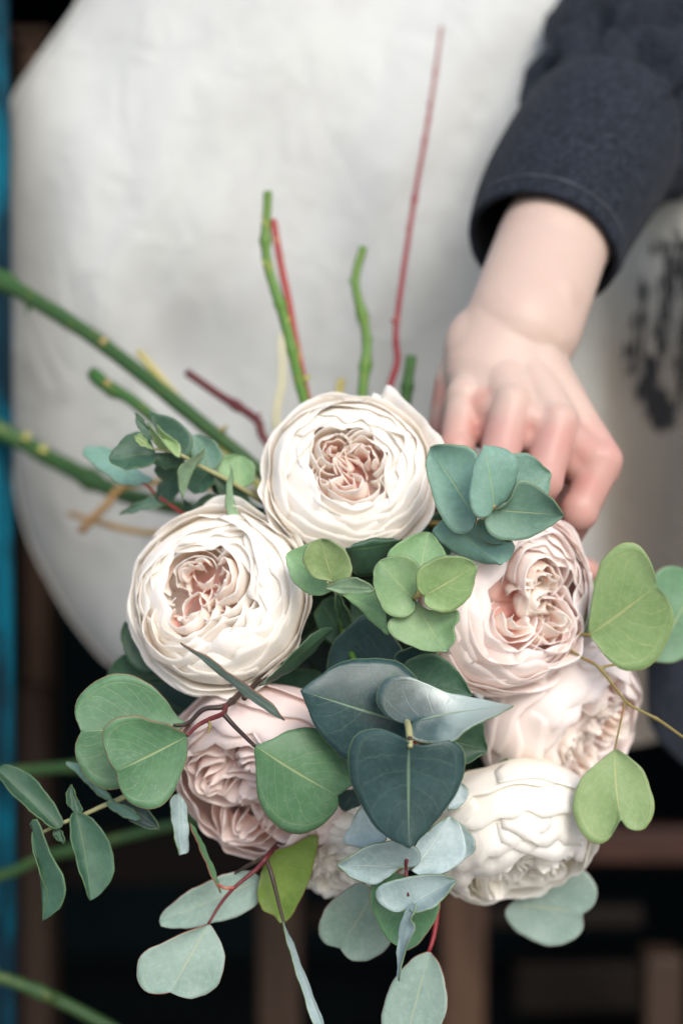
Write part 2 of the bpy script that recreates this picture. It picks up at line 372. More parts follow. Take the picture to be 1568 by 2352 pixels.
# worn teal door post at the left
def teal():
    s = NT('worn_teal_paint'); tc = s.coord()
    st = s.mapping(tc, (5, 5, 1.0)); f = s.noise(st, 9, 5, 0.65, 0.3); f2 = s.noise(s.mapping(tc, (30, 30, 2.5)), 9, 4, 0.7)
    c = s.mix(s.ramp(f, 0.46, 0.66), (0.003, 0.018, 0.030), (0.0, 0.090, 0.140))
    c = s.mix(s.ramp(f2, 0.55, 0.75, 0, 0.6), c, (0.006, 0.07, 0.11))
    s.l(c, s.b.inputs['Base Color']); s.b.inputs['Roughness'].default_value = 0.6; s.b.inputs['Specular IOR Level'].default_value = 0.08
    s.bump(f2, 0.5, 0.003); return s.m
M['teal'] = teal()
pe = P(24, 1176, 0.86)
post = empty('door_post', Vector((pe.x-0.045, pe.y+0.03, 0)), 'worn teal blue painted door post beside the apron', 'door post')
def boxw(name, a, b, mat, parent, bevel=0.003):
    o = box(name, a, b, mat, None, bevel)
    inv = parent.matrix_basis.inverted()
    o.data.transform(inv); o.parent = parent; return o
boxw('shaft', (pe.x-0.09, pe.y, 0.0), (pe.x, pe.y+0.012, 1.95), M['teal'], post)
boxw('stop_bead', (pe.x-0.085, pe.y+0.014, 0.0), (pe.x-0.03, pe.y+0.04, 1.95), M['teal'], post)

# dark brown wooden rack inside, well out of focus
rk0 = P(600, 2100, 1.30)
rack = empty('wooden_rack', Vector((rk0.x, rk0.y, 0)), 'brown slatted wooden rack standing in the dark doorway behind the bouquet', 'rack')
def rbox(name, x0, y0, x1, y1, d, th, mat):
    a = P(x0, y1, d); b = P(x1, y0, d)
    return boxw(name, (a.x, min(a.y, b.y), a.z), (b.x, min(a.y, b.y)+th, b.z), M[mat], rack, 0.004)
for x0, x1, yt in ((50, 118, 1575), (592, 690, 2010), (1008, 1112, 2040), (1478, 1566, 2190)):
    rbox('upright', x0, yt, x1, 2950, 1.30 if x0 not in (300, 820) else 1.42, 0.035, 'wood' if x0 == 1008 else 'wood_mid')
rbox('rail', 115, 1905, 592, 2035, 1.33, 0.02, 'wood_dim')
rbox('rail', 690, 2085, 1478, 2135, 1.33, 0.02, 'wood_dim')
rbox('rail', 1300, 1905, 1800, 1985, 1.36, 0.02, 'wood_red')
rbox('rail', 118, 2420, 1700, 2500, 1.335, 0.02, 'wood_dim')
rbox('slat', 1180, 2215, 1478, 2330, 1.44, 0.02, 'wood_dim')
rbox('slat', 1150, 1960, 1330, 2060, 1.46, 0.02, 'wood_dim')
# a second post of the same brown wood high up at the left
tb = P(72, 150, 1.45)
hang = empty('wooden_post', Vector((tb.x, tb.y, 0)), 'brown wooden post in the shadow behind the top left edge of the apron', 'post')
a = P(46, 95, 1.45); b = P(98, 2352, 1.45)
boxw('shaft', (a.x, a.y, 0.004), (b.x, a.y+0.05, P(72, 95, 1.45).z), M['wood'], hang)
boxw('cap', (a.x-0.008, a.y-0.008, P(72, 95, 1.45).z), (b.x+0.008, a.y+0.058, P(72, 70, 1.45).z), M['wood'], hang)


# ------------------------------------------------------------------ the person: hand and forearm, sleeve, apron
def skin():
    s = NT('skin'); tc = s.coord('Object')
    sep = s.n('SeparateXYZ'); s.l(tc, sep.inputs[0])
    n1 = s.noise(tc, 38, 3, 0.55); n2 = s.noise(tc, 900, 3, 0.6)
    z0 = P(1200, 860, 0.66).z; z1 = P(1200, 1060, 0.65).z
    red = s.math('ADD', s.ramp(sep.outputs[2], z1, z0, 1.0, 0.0), s.math('MULTIPLY', s.math('SUBTRACT', n1, 0.5), 0.9))
    c = s.mix(s.ramp(red, 0.05, 0.95), (0.485, 0.366, 0.308), (0.46, 0.26, 0.225))
    c = s.mix(s.math('MULTIPLY', s.math('MULTIPLY', s.ramp(n1, 0.52, 0.7), 0.35), s.ramp(red, 0.2, 0.8)), c, (0.48, 0.20, 0.165))
    # reddened skin round the knuckles and between the fingers
    for (x, y, d, r, k) in ((1108, 935, 0.645, 0.011, 0.75), (1092, 985, 0.642, 0.010, 0.6), (1212, 985, 0.637, 0.0095, 0.65), (1316, 1040, 0.640, 0.0095, 0.6), (1352, 1112, 0.638, 0.009, 0.55), (1275, 1120, 0.634, 0.009, 0.6), (1015, 905, 0.668, 0.011, 0.6)):
        v = s.n('VectorMath', operation='DISTANCE'); s.l(tc, v.inputs[0]); v.inputs[1].default_value = P(x, y, d)
        m_ = s.math('ADD', v.outputs['Value'], s.math('MULTIPLY', s.math('SUBTRACT', n1, 0.5), 0.010))
        c = s.mix(s.ramp(m_, r*0.25, r, k, 0.0), c, (0.46, 0.175, 0.14))
    s.l(c, s.b.inputs['Base Color']); s.b.inputs['Roughness'].default_value = 0.45
    s.b.inputs['Specular IOR Level'].default_value = 0.35
    s.b.inputs['Subsurface Weight'].default_value = 0.35; s.b.inputs['Subsurface Radius'].default_value = (1.0, 0.35, 0.2)
    s.b.inputs['Subsurface Scale'].default_value = 0.006
    s.bump(s.math('ADD', n2, s.noise(tc, 160, 2)), 0.12, 0.0006); return s.m
M['skin'] = skin()
M['nail'] = plain_mat('nail', (0.80, 0.55, 0.48), 0.3, 0.5, bump=0)

def cone(V, F, a, b, ra, rb, flat=1.0, n=None, sides=44, rings=16):
    """closed tapered limb segment with round ends; flat squeezes it along n"""
    a, b = Vector(a), Vector(b); ax = (b-a).normalized(); L = (b-a).length
    n = Vector(n) if n is not None else FWD
    e1 = (n-ax*n.dot(ax)).normalized(); e2 = ax.cross(e1)
    prof = []
    for k in range(7): th = math.pi/2*(1-k/6.0); prof.append((-math.sin(th)*ra, math.cos(th)*ra))
    for k in range(1, rings): prof.append((L*k/rings, ra+(rb-ra)*k/rings))
    for k in range(7): th = math.pi/2*k/6.0; prof.append((L+math.sin(th)*rb, math.cos(th)*rb))
    i0 = len(V); m = len(prof)
    for (x, r) in prof:
        r = max(r, 1e-5)
        for k in range(sides):
            th = 2*math.pi*k/sides
            V.append(a+ax*x+e1*(r*flat*math.cos(th))+e2*(r*math.sin(th)))
    for j in range(m-1):
        for k in range(sides):
            k2 = (k+1) % sides
            F.append((i0+j*sides+k, i0+j*sides+k2, i0+(j+1)*sides+k2, i0+(j+1)*sides+k))
    F.append(tuple(i0+k for k in range(sides-1, -1, -1))); F.append(tuple(i0+(m-1)*sides+k for k in range(sides)))
def chain(V, F, pts, radii, flat=1.0, n=None):
    for i in range(len(pts)-1):
        cone(V, F, P(*pts[i]), P(*pts[i+1]), radii[i], radii[i+1], flat if not isinstance(flat, (list, tuple)) else flat[i], n)

HV, HF = [], []
# forearm (elbow hidden in the sleeve) to wrist
chain(HV, HF, [(1560, 20, 0.90), (1420, 300, 0.79), (1268, 560, 0.705), (1203, 742, 0.674), (1146, 856, 0.665)], [0.040, 0.034, 0.0278, 0.0278, 0.0262], [0.9, 0.85, 0.80, 0.72, 0.64])
# back of the hand: the metacarpals fan to the knuckles
KN = [(1068, 915, 0.652), (1174, 930, 0.640), (1280, 972, 0.638), (1382, 1058, 0.644)]
cone(HV, HF, P(1140, 800, 0.668), P(1150, 945, 0.6525), 0.0250, 0.0215, 0.62)
cone(HV, HF, P(1150, 830, 0.662), P(1250, 985, 0.6505), 0.0230, 0.0180, 0.62)
cone(HV, HF, P(1185, 830, 0.668), P(1325, 1035, 0.6545), 0.0215, 0.0165, 0.68)
cone(HV, HF, P(1120, 840, 0.672), P(1260, 1080, 0.676), 0.0200, 0.0180, 0.8)
for k, r0, w0 in zip(KN, (0.0092, 0.0100, 0.0098, 0.0096), (1110, 1150, 1192, 1228)):
    cone(HV, HF, P(w0, 835, 0.660), P(k[0], k[1], k[2]+0.0015), 0.0120, r0, 0.9)
    cone(HV, HF, P(w0, 815, 0.6535), P(k[0], k[1]-6, k[2]-0.001), 0.0022, 0.0030)        # tendon
    cone(HV, HF, P(k[0]-2, k[1]-4, k[2]-0.0008), P(k[0]-4, k[1]+8, k[2]-0.0006), 0.0088, 0.0088)      # knuckle
for k1, k2 in zip(KN[:-1], KN[1:]):
    cone(HV, HF, P(k1[0]-2, k1[1]+18, k1[2]+0.0015), P(k2[0]-4, k2[1]+18, k2[2]+0.0015), 0.0094, 0.0094)      # web between the knuckles
for (xa, ya, da), (xb, yb, db) in (((1160, 985, 0.640), (1262, 1022, 0.639)), ((1262, 1022, 0.639), (1358, 1092, 0.645))):
    cone(HV, HF, P(xa, ya, da), P(xb, yb, db), 0.0078, 0.0078)      # soft skin between the fingers
# index, middle, ring and little finger, bent over the stems
chain(HV, HF, [KN[0], (1048, 1035, 0.640), (1030, 1120, 0.658), (1000, 1160, 0.680)], [0.0086, 0.0082, 0.0076, 0.0066])
chain(HV, HF, [KN[1], (1142, 1068, 0.628), (1112, 1160, 0.650), (1060, 1205, 0.680)], [0.0096, 0.0090, 0.0082, 0.0070])
chain(HV, HF, [KN[2], (1246, 1098, 0.630), (1208, 1195, 0.654), (1140, 1235, 0.686)], [0.0097, 0.0091, 0.0082, 0.0070])
chain(HV, HF, [KN[3], (1330, 1172, 0.640), (1288, 1250, 0.664), (1230, 1280, 0.690)], [0.0094, 0.0084, 0.0074, 0.0062])
for c_, r_ in (((1048, 1035, 0.6395), 0.0086), ((1142, 1068, 0.6275), 0.0094), ((1246, 1098, 0.6295), 0.0095), ((1330, 1172, 0.6395), 0.0088)):
    cone(HV, HF, P(c_[0], c_[1]-3, c_[2]), P(c_[0], c_[1]+4, c_[2]), r_, r_)
# thumb, leaving the side of the palm and closing under the stems
chain(HV, HF, [(1112, 788, 0.672), (1056, 878, 0.672), (1032, 985, 0.676), (1035, 1085, 0.690), (1075, 1160, 0.704)], [0.0165, 0.0122, 0.0106, 0.0100, 0.0082])
# heel of the palm and the tip of the folded little finger below the rose
cone(HV, HF, P(1180, 880, 0.682), P(1300, 1150, 0.690), 0.018, 0.012, 0.8)
chain(HV, HF, [(1240, 1200, 0.700), (1296, 1292, 0.702), (1350, 1312, 0.701)], [0.0090, 0.0070, 0.0060])
# ends of the two forearm bones at the wrist
cone(HV, HF, P(1272, 690, 0.672), P(1258, 775, 0.664), 0.0120, 0.0105)
cone(HV, HF, P(1200, 640, 0.690), P(1126, 812, 0.671), 0.0180, 0.0162)
hr = P(1200, 900, 0.66)
def person_mesh():
    me = bpy.data.meshes.new('person')
    me.from_pydata([tuple(v) for v in HV], [], HF); me.materials.append(M['skin'])
    o = bpy.data.objects.new('person', me); COL.objects.link(o)
    tag(o, 'person in a dark sleeve and pale apron gripping the bouquet stems', 'person')
    r = o.modifiers.new('skin_surface', 'REMESH'); r.mode = 'VOXEL'; r.voxel_size = 0.0012; r.use_smooth_shade = True
    s = o.modifiers.new('soften', 'SMOOTH'); s.factor = 0.5; s.iterations = 5
    return o
person = person_mesh()

def cloth_mat():
    s = NT('charcoal_wool_cloth'); tc = s.coord('Object')
    n1 = s.noise(tc, 380, 4, 0.75); n2 = s.noise(tc, 900, 3, 0.7); n3 = s.noise(tc, 60, 3)
    f = s.math('ADD', s.math('MULTIPLY', n1, 0.65), s.math('MULTIPLY', n2, 0.45))
    c = s.mix(s.ramp(f, 0.42, 0.72), (0.0035, 0.006, 0.010), (0.034, 0.041, 0.058))
    c = s.mix(s.math('MULTIPLY', n3, 0.35), c, (0.005, 0.006, 0.010))
    s.l(c, s.b.inputs['Base Color']); s.b.inputs['Roughness'].default_value = 0.85; s.b.inputs['Specular IOR Level'].default_value = 0.15
    s.b.inputs['Sheen Weight'].default_value = 0.03; s.b.inputs['Sheen Roughness'].default_value = 0.5
    s.bump(s.math('ADD', n1, n2), 0.5, 0.0012); return s.m
M['cloth'] = cloth_mat()
M['thread'] = plain_mat('stitch_thread', (0.075, 0.080, 0.10), 0.8, 0.1, bump=0)

def sleeve_loft(name, rows, mat, parent, sides=96, steps=70, wrinkle=None, thick=0.0016):
    """rows: (x, y, d, half width, half depth) along the arm"""
    R_ = cat_rom(rows, steps); V = []
    pts = [P(*r[:3]) for r in R_]
    for i in range(steps+1):
        ax = (pts[min(i+1, steps)]-pts[max(i-1, 0)]).normalized()
        e1 = (FWD-ax*FWD.dot(ax)).normalized(); e2 = ax.cross(e1)
        for k in range(sides):
            th = 2*math.pi*k/sides
            off = wrinkle(i/steps, th) if wrinkle else 0.0
            V.append(pts[i]+e1*((R_[i][4]+off)*math.cos(th))+e2*((R_[i][3]+off)*math.sin(th)))
    F, U = grid_faces(sides, steps+1, True)
    o = mesh_obj(name, V, F, mat, parent, U)
    m = o.modifiers.new('thickness', 'SOLIDIFY'); m.thickness = thick; m.offset = 0
    return o
def wr_sleeve(t, th):
    # th = 0 faces away from the camera, pi towards it
    v = Vector((math.cos(th)*1.1, math.sin(th)*1.1, t*3.2))
    a = 1-2*abs(mnoise.noise(v*1.3+Vector((3, 1, 7))))
    a2 = 1-2*abs(mnoise.noise(Vector((math.cos(th)*2.4+t*3, math.sin(th)*2.4-t*2, t*4.5+9))))
    b = mnoise.noise(Vector((math.cos(th-t*2.5)*2.6, math.sin(th-t*2.5)*2.6, t*5.5+4)))
    cr = 0.0
    for (t0, sl, w_, am, h0, hw_) in ((0.80, 0.10, 0.030, 0.012, 3.5, 0.9), (0.70, -0.16, 0.035, 0.013, 2.6, 0.9), (0.60, 0.20, 0.035, 0.014, 3.6, 0.8), (0.90, -0.05, 0.022, 0.010, 2.9, 1.2), (0.50, -0.12, 0.045, 0.013, 3.2, 0.9), (0.76, 0.24, 0.026, 0.010, 4.3, 0.7), (0.66, 0.10, 0.028, 0.010, 2.0, 0.7)):
        dth = th-h0
        cr -= am*math.exp(-((t-t0-sl*dth)/w_)**2)*math.exp(-(dth/hw_)**2)*1.35
    gath = math.exp(-((t-0.86)/0.13)**2)*math.sin(th*9+4*b)          # gathers into the cuff
    return (0.0095*(a-0.4)+0.0065*(a2-0.4)+0.0035*b+0.0032*gath+cr)*(1.0 if t < 0.9 else max(0.25, (1-t)*10))
slv = sleeve_loft('shirt_sleeve', [(1880, -420, 1.02, 0.078, 0.060), (1720, -140, 0.93, 0.077, 0.060), (1590, 40, 0.865, 0.0710, 0.056), (1500, 180, 0.815, 0.0630, 0.052), (1412, 290, 0.778, 0.0460, 0.0450), (1345, 372, 0.748, 0.0380, 0.0400)], M['cloth'], person, sides=160, steps=120, wrinkle=wr_sleeve)
def wr_cuff(t, th):
    edge = 0.0016*math.sin(math.pi*t)**0.35
    return edge+0.0010*mnoise.noise(Vector((math.cos(th)*1.7, math.sin(th)*1.7, t*1.5)))
cuff = sleeve_loft('cuff', [(1392, 292, 0.772, 0.0400, 0.0415), (1358, 345, 0.757, 0.0424, 0.0430), (1292, 458, 0.734, 0.0405, 0.0400), (1245, 572, 0.712, 0.0368, 0.0345)], M['cloth'], slv, wrinkle=wr_cuff, thick=0.0030)
seam = []
for k in range(49):
    th = 2*math.pi*k/48
    a0, a1 = P(1260, 535, 0.719), P(1245, 572, 0.712); ax = (a1-a0).normalized()
    e1 = (FWD-ax*FWD.dot(ax)).normalized(); e2 = ax.cross(e1)
    seam.append(a0.lerp(a1, 0.3)+e1*(0.0382*math.cos(th))+e2*(0.0400*math.sin(th)))
tube('stitching', seam, [0.0006]*49, M['thread'], slv, sides=6, steps=96)

# apron: a linen sheet falling over the lap
def apron_mat():
    s = NT('pale_linen'); tc = s.n('TexCoord'); ob = tc.outputs['Object']
    n1 = s.noise(ob, 13, 4, 0.6); n2 = s.noise(s.mapping(ob, (1, 1, 0.25)), 900, 3, 0.7); n3 = s.noise(ob, 42, 4, 0.65)
    c = s.mix(s.ramp(n1, 0.35, 0.7), (0.525, 0.545, 0.530), (0.480, 0.495, 0.485))
    c = s.mix(s.math('MULTIPLY', s.ramp(n3, 0.45, 0.75), 0.28), c, (0.35, 0.355, 0.365))
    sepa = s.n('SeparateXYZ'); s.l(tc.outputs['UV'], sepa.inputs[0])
    c = s.mix(s.math('MULTIPLY', s.ramp(sepa.outputs[0], (1340+100)/1900, (1420+100)/1900), s.ramp(sepa.outputs[1], (520+100)/1900, (900+100)/1900)), c, (0.34, 0.30, 0.255))  # warm shade of the right-hand fold painted into the linen colour
    # printed black brush strokes near the right edge (uv of the sheet = photograph grid)
    sep = s.n('SeparateXYZ'); s.l(tc.outputs['UV'], sep.inputs[0]); X, Y = sep.outputs[0], sep.outputs[1]
    fray = s.noise(s.mapping(tc.outputs['UV'], (60, 26, 1)), 1.0, 5, 0.75)
    dry = s.noise(s.mapping(tc.outputs['UV'], (190, 30, 1)), 1.0, 3, 0.7)
    def stroke(x0, y0, x1, y1, w, dryness):
        # distance to a segment in print units
        dx, dy = x1-x0, y1-y0; L2 = dx*dx+dy*dy
        px = s.math('SUBTRACT', X, x0); py = s.math('SUBTRACT', Y, y0)
        h = s.math('DIVIDE', s.math('ADD', s.math('MULTIPLY', px, dx), s.math('MULTIPLY', py, dy)), L2, clamp=True)
        qx = s.math('SUBTRACT', px, s.math('MULTIPLY', h, dx)); qy = s.math('SUBTRACT', py, s.math('MULTIPLY', h, dy))
        dd = s.math('SQRT', s.math('ADD', s.math('MULTIPLY', qx, qx), s.math('MULTIPLY', qy, qy)))
        e = s.math('ADD', s.math('DIVIDE', dd, w), s.math('MULTIPLY', s.math('SUBTRACT', fray, 0.5), 2.2))
        e = s.math('ADD', e, s.math('MULTIPLY', s.math('SUBTRACT', dry, 0.42), dryness))
        return s.ramp(e, 0.55, 1.05, 1.0, 0.0)
    def uvp(x, y): return ((x+100)/1900, (y+100)/1900)
    tot = None
    for (x0, y0, x1, y1, w, dr) in ((1490, 885, 1518, 955, 46, 0.9), (1494, 835, 1502, 900, 30, 1.6), (1520, 570, 1570, 640, 34, 3.6), (1478, 660, 1452, 850, 30, 4.6), (1560, 560, 1600, 700, 46, 3.6),
                               (1540, 620, 1520, 800, 34, 4.4), (1590, 720, 1565, 900, 44, 4.0), (1610, 780, 1620, 960, 50, 3.0)):
        a, b = uvp(x0, y0), uvp(x1, y1)
        k = stroke(a[0], a[1], b[0], b[1], w/1900, dr)
        tot = k if tot is None else s.math('MAXIMUM', tot, k)
    c = s.mix(s.math('MULTIPLY', tot, 0.93), c, (0.018, 0.020, 0.026))
    s.l(c, s.b.inputs['Base Color']); s.b.inputs['Roughness'].default_value = 0.9; s.b.inputs['Specular IOR Level'].default_value = 0.1
    cw = s.noise(ob, 17, 3, 0.5, 0.8); cw2 = s.noise(s.mapping(ob, (1, 1, 0.45), (3, 1, 2), (0, 0.6, 0)), 26, 2, 0.5, 0.5)
    cr = s.math('MINIMUM', s.math('ABSOLUTE', s.math('SUBTRACT', cw, 0.5)), s.math('ABSOLUTE', s.math('SUBTRACT', cw2, 0.5)))
    hgt = s.math('ADD', s.math('ADD', s.math('MULTIPLY', n2, 0.2), s.math('MULTIPLY', n3, 0.7)), s.math('MULTIPLY', s.ramp(cr, 0.0, 0.16), 1.6))
    s.bump(hgt, 0.14, 0.004); return s.m
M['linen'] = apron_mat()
def apron():
    Lp = [(228, -170), (188, -10), (112, 104), (36, 216), (22, 290), (14, 520), (14, 850), (32, 1080), (62, 1220), (115, 1335), (180, 1440), (262, 1530), (380, 1585), (520, 1640), (700, 1690)]
    Rp = [(1760, -170), (1790, 40), (1800, 260), (1800, 480), (1800, 700), (1790, 900), (1770, 1080), (1740, 1240), (1700, 1400), (1660, 1520), (1600, 1620), (1540, 1690), (1440, 1715), (1300, 1730), (1100, 1735)]
    n, m = 110, 110
    L = cat_rom(Lp, n); R_ = cat_rom(Rp, n); V = []; uvs = []
    for i in range(n+1):
        for j in range(m+1):
            s = j/m; p = L[i]*(1-s)+R_[i]*s
            x, y = p
            ty = (y+170)/1900; tx = (x-784)/784
            # leans back at the top so that it faces the sky, hangs at the knees, turns away at both sides
            d = 0.860-0.022*math.sin(min(1.0, ty/0.36)*math.pi/2)+0.185*max(0, ty-0.06)**1.9
            d += 0.050*max(0, -tx-0.35)**2*2.0
            yr = min(1, max(0, (y-300)/350))
            xf = x-1350-0.05*(y-700)
            d += yr*(0.050/(1+math.exp(-xf/28.0))-0.115*max(0, min(1, xf/330))**0.9)          # deep fold on the right, its far side turned from the light
            d += 0.012*math.exp(-j/m/0.03)+0.022*math.exp(-(1-i/n)/0.03)                     # edges roll back
            q = Vector((x/260, y/420, 2.0))
            d += 0.0070*mnoise.noise(q)+0.0055*mnoise.noise(Vector((x/95+y/300, y/230, 5)))*min(1, ty+0.15)
            d += 0.0045*math.sin((x*0.55+y*0.30)/62.0+2.2*mnoise.noise(Vector((x/420, y/420, 8))))*(0.35+0.65*min(1, max(0, mnoise.noise(Vector((x/300, y/300, 3)))+0.4)))      # soft drape folds
            d += 0.010*0.7*math.sin((x+0.45*y)/105.0+1.2*mnoise.noise(q*0.7))*max(0, ty-0.45)*1.2
            V.append(P(x, y, d)); uvs.append(((x+100)/1900, (y+100)/1900))
    F, U = [], []
    for i in range(n):
        for j in range(m):
            f = (i*(m+1)+j, (i+1)*(m+1)+j, (i+1)*(m+1)+j+1, i*(m+1)+j+1)
            F.append(f); U.append(tuple(uvs[k] for k in f))
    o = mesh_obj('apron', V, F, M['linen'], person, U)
    md = o.modifiers.new('thickness', 'SOLIDIFY'); md.thickness = 0.002; md.offset = -1
    # turned hem following the left edge
    hem = [V[i*(m+1)]-FWD*0.001 for i in range(0, n+1)]
    tube('hem', hem, [0.0012]*len(hem), M['linen'], o, sides=8, steps=160)
    return o
apr = apron()
# the dark shirt falling beside the apron at the lower right and behind it
def drape(name, L, R_, d0, d1, mat, parent, n=40, m=30, amp=0.010):
    L = cat_rom(L, n); R_ = cat_rom(R_, n); V = []
    for i in range(n+1):
        for j in range(m+1):
            s = j/m; p = L[i]*(1-s)+R_[i]*s
            V.append(P(p[0], p[1], d0+(d1-d0)*i/n+amp*math.sin(p[0]/34+p[1]/160)+0.006*mnoise.noise(Vector((p[0]/90, p[1]/120, 1)))))
    F, U = grid_faces(m+1, n+1)
    F = [tuple(reversed(f)) for f in F]; U = [tuple(reversed(u)) for u in U]
    o = mesh_obj(name, V, F, mat, parent, U)
    md = o.modifiers.new('thickness', 'SOLIDIFY'); md.thickness = 0.002
    return o
drape('shirt_tail', [(1478, 1330), (1482, 1450), (1484, 1560), (1488, 1650), (1512, 1700)], [(1760, 1300), (1770, 1430), (1770, 1560), (1770, 1740), (1720, 1900)], 0.80, 0.80, M['cloth'], person)

# the trunk of the body in the same dark shirt, behind the apron
sleeve_loft('shirt_body', [(1010, -900, 1.02, 0.165, 0.085), (1005, -300, 1.02, 0.165, 0.090), (1000, 400, 1.02, 0.160, 0.088), (1000, 1000, 1.06, 0.165, 0.088), (990, 1420, 1.11, 0.165, 0.080)], M['cloth'], person, sides=64, steps=40,
            wrinkle=lambda t, th: 0.004*mnoise.noise(Vector((math.cos(th)*1.5, math.sin(th)*1.5, t*6))))

# ------------------------------------------------------------------ roses
def bez(p, v):
    a, b, c, d = p; w = 1-v
    return (w**3*a[0]+3*w*w*v*b[0]+3*w*v*v*c[0]+v**3*d[0], w**3*a[1]+3*w*w*v*b[1]+3*w*v*v*c[1]+v**3*d[1])
def sheet(parent, name, fn, nu, nv, mat, thick=0.00022):
    V = [fn(-1+2*i/(nu-1), j/(nv-1)) for j in range(nv) for i in range(nu)]
    F, U = grid_faces(nu, nv)
    o = mesh_obj(name, V, F, mat, parent, U, local=True)
    m = o.modifiers.new('thickness', 'SOLIDIFY'); m.thickness = thick; m.offset = 0
    return o
WARP = {11: 40.11, 44: 40.11, 55: 13.37, 66: 40.11}          # which stretch of the noise each rose is warped by
def nvec(p):
    return Vector((mnoise.noise(p), mnoise.noise(p+Vector((31.4, 7.7, 2.3))), mnoise.noise(p+Vector((3.1, 47.2, 19.6)))))*1.1
def warp(p, sd):
    sd = sd+WARP.get(sd, 0)
    r = math.hypot(p.x, p.y)
    a = 0.046+0.095*max(0.0, 1-r/0.75)*min(1, max(0, p.z)/0.4)
    q = p*1.7+Vector((sd, sd*0.7, 0)); q2 = p*4.6+Vector((0, sd, sd))
    return p+nvec(q)*a+nvec(q2)*(a*0.34)+nvec(p*9.0)*0.003
def sines(rng, k, lo, hi):
    return [(rng.uniform(lo, hi), rng.uniform(0, 6.28), rng.uniform(0.5, 1)/k) for _ in range(k)]
def sval(S, x): return sum(a*math.sin(f*x+p) for f, p, a in S)

def petal(root, R, sd, phi, hw, shell, rng, mat, ruf=0.03, curl=0.03, drop=0.12, lay=0.02, notch=0.05, nu=25, nv=19, ctr=(0, 0), ell=(1, 0), name='petal'):
    """a petal lying on a rounded shell: shell = (radius, height, polar angle at the base, at the rim, z of the equator)"""
    sA, sB, sC, sN = sines(rng, 4, 1.5, 7), sines(rng, 4, 1.5, 6), sines(rng, 4, 2, 9), sines(rng, 4, 7, 17)
    a0, b0, t0, t1, zc = shell; bot = 0.52
    ce, se = math.cos(ell[1]), math.sin(ell[1])
    def fn(u, v):
        vm = v*(1-drop*abs(u)**2.4-notch*(0.5+0.5*sval(sA, u*1.6))-0.22*notch*sval(sN, u)-0.35*notch*math.exp(-(u/0.10)**2))
        th = t0+(t1-t0)*vm
        cz = math.cos(th)
        r = a0*math.sin(th)**0.85 if th < 1.5708 else a0*math.sin(th)**0.6
        z = zc+(b0 if cz > 0 else bot*a0)*cz
        W = hw*(0.45+0.55*min(1, vm*1.6)**0.7)
        e = vm**3
        lift = lay*u*vm+ruf*e*sval(sB, u*2.0)+curl*max(0, (v-0.78)/0.22)**2*(0.6+0.5*sval(sC, u))
        r += lift*math.sin(th)+0.3*abs(lift)*0
        z += lift*(0.35+abs(math.cos(th)))+ruf*0.6*e*sval(sC, u*2.2)
        a = phi+u*W+0.05*e*sval(sA, u*2)
        x, y = r*math.cos(a)*ell[0], r*math.sin(a)
        x, y = x*ce-y*se+ctr[0], x*se+y*ce+ctr[1]
        return warp(Vector((x, y, z)), sd)*R
    return sheet(root, name, fn, nu, nv, mat)

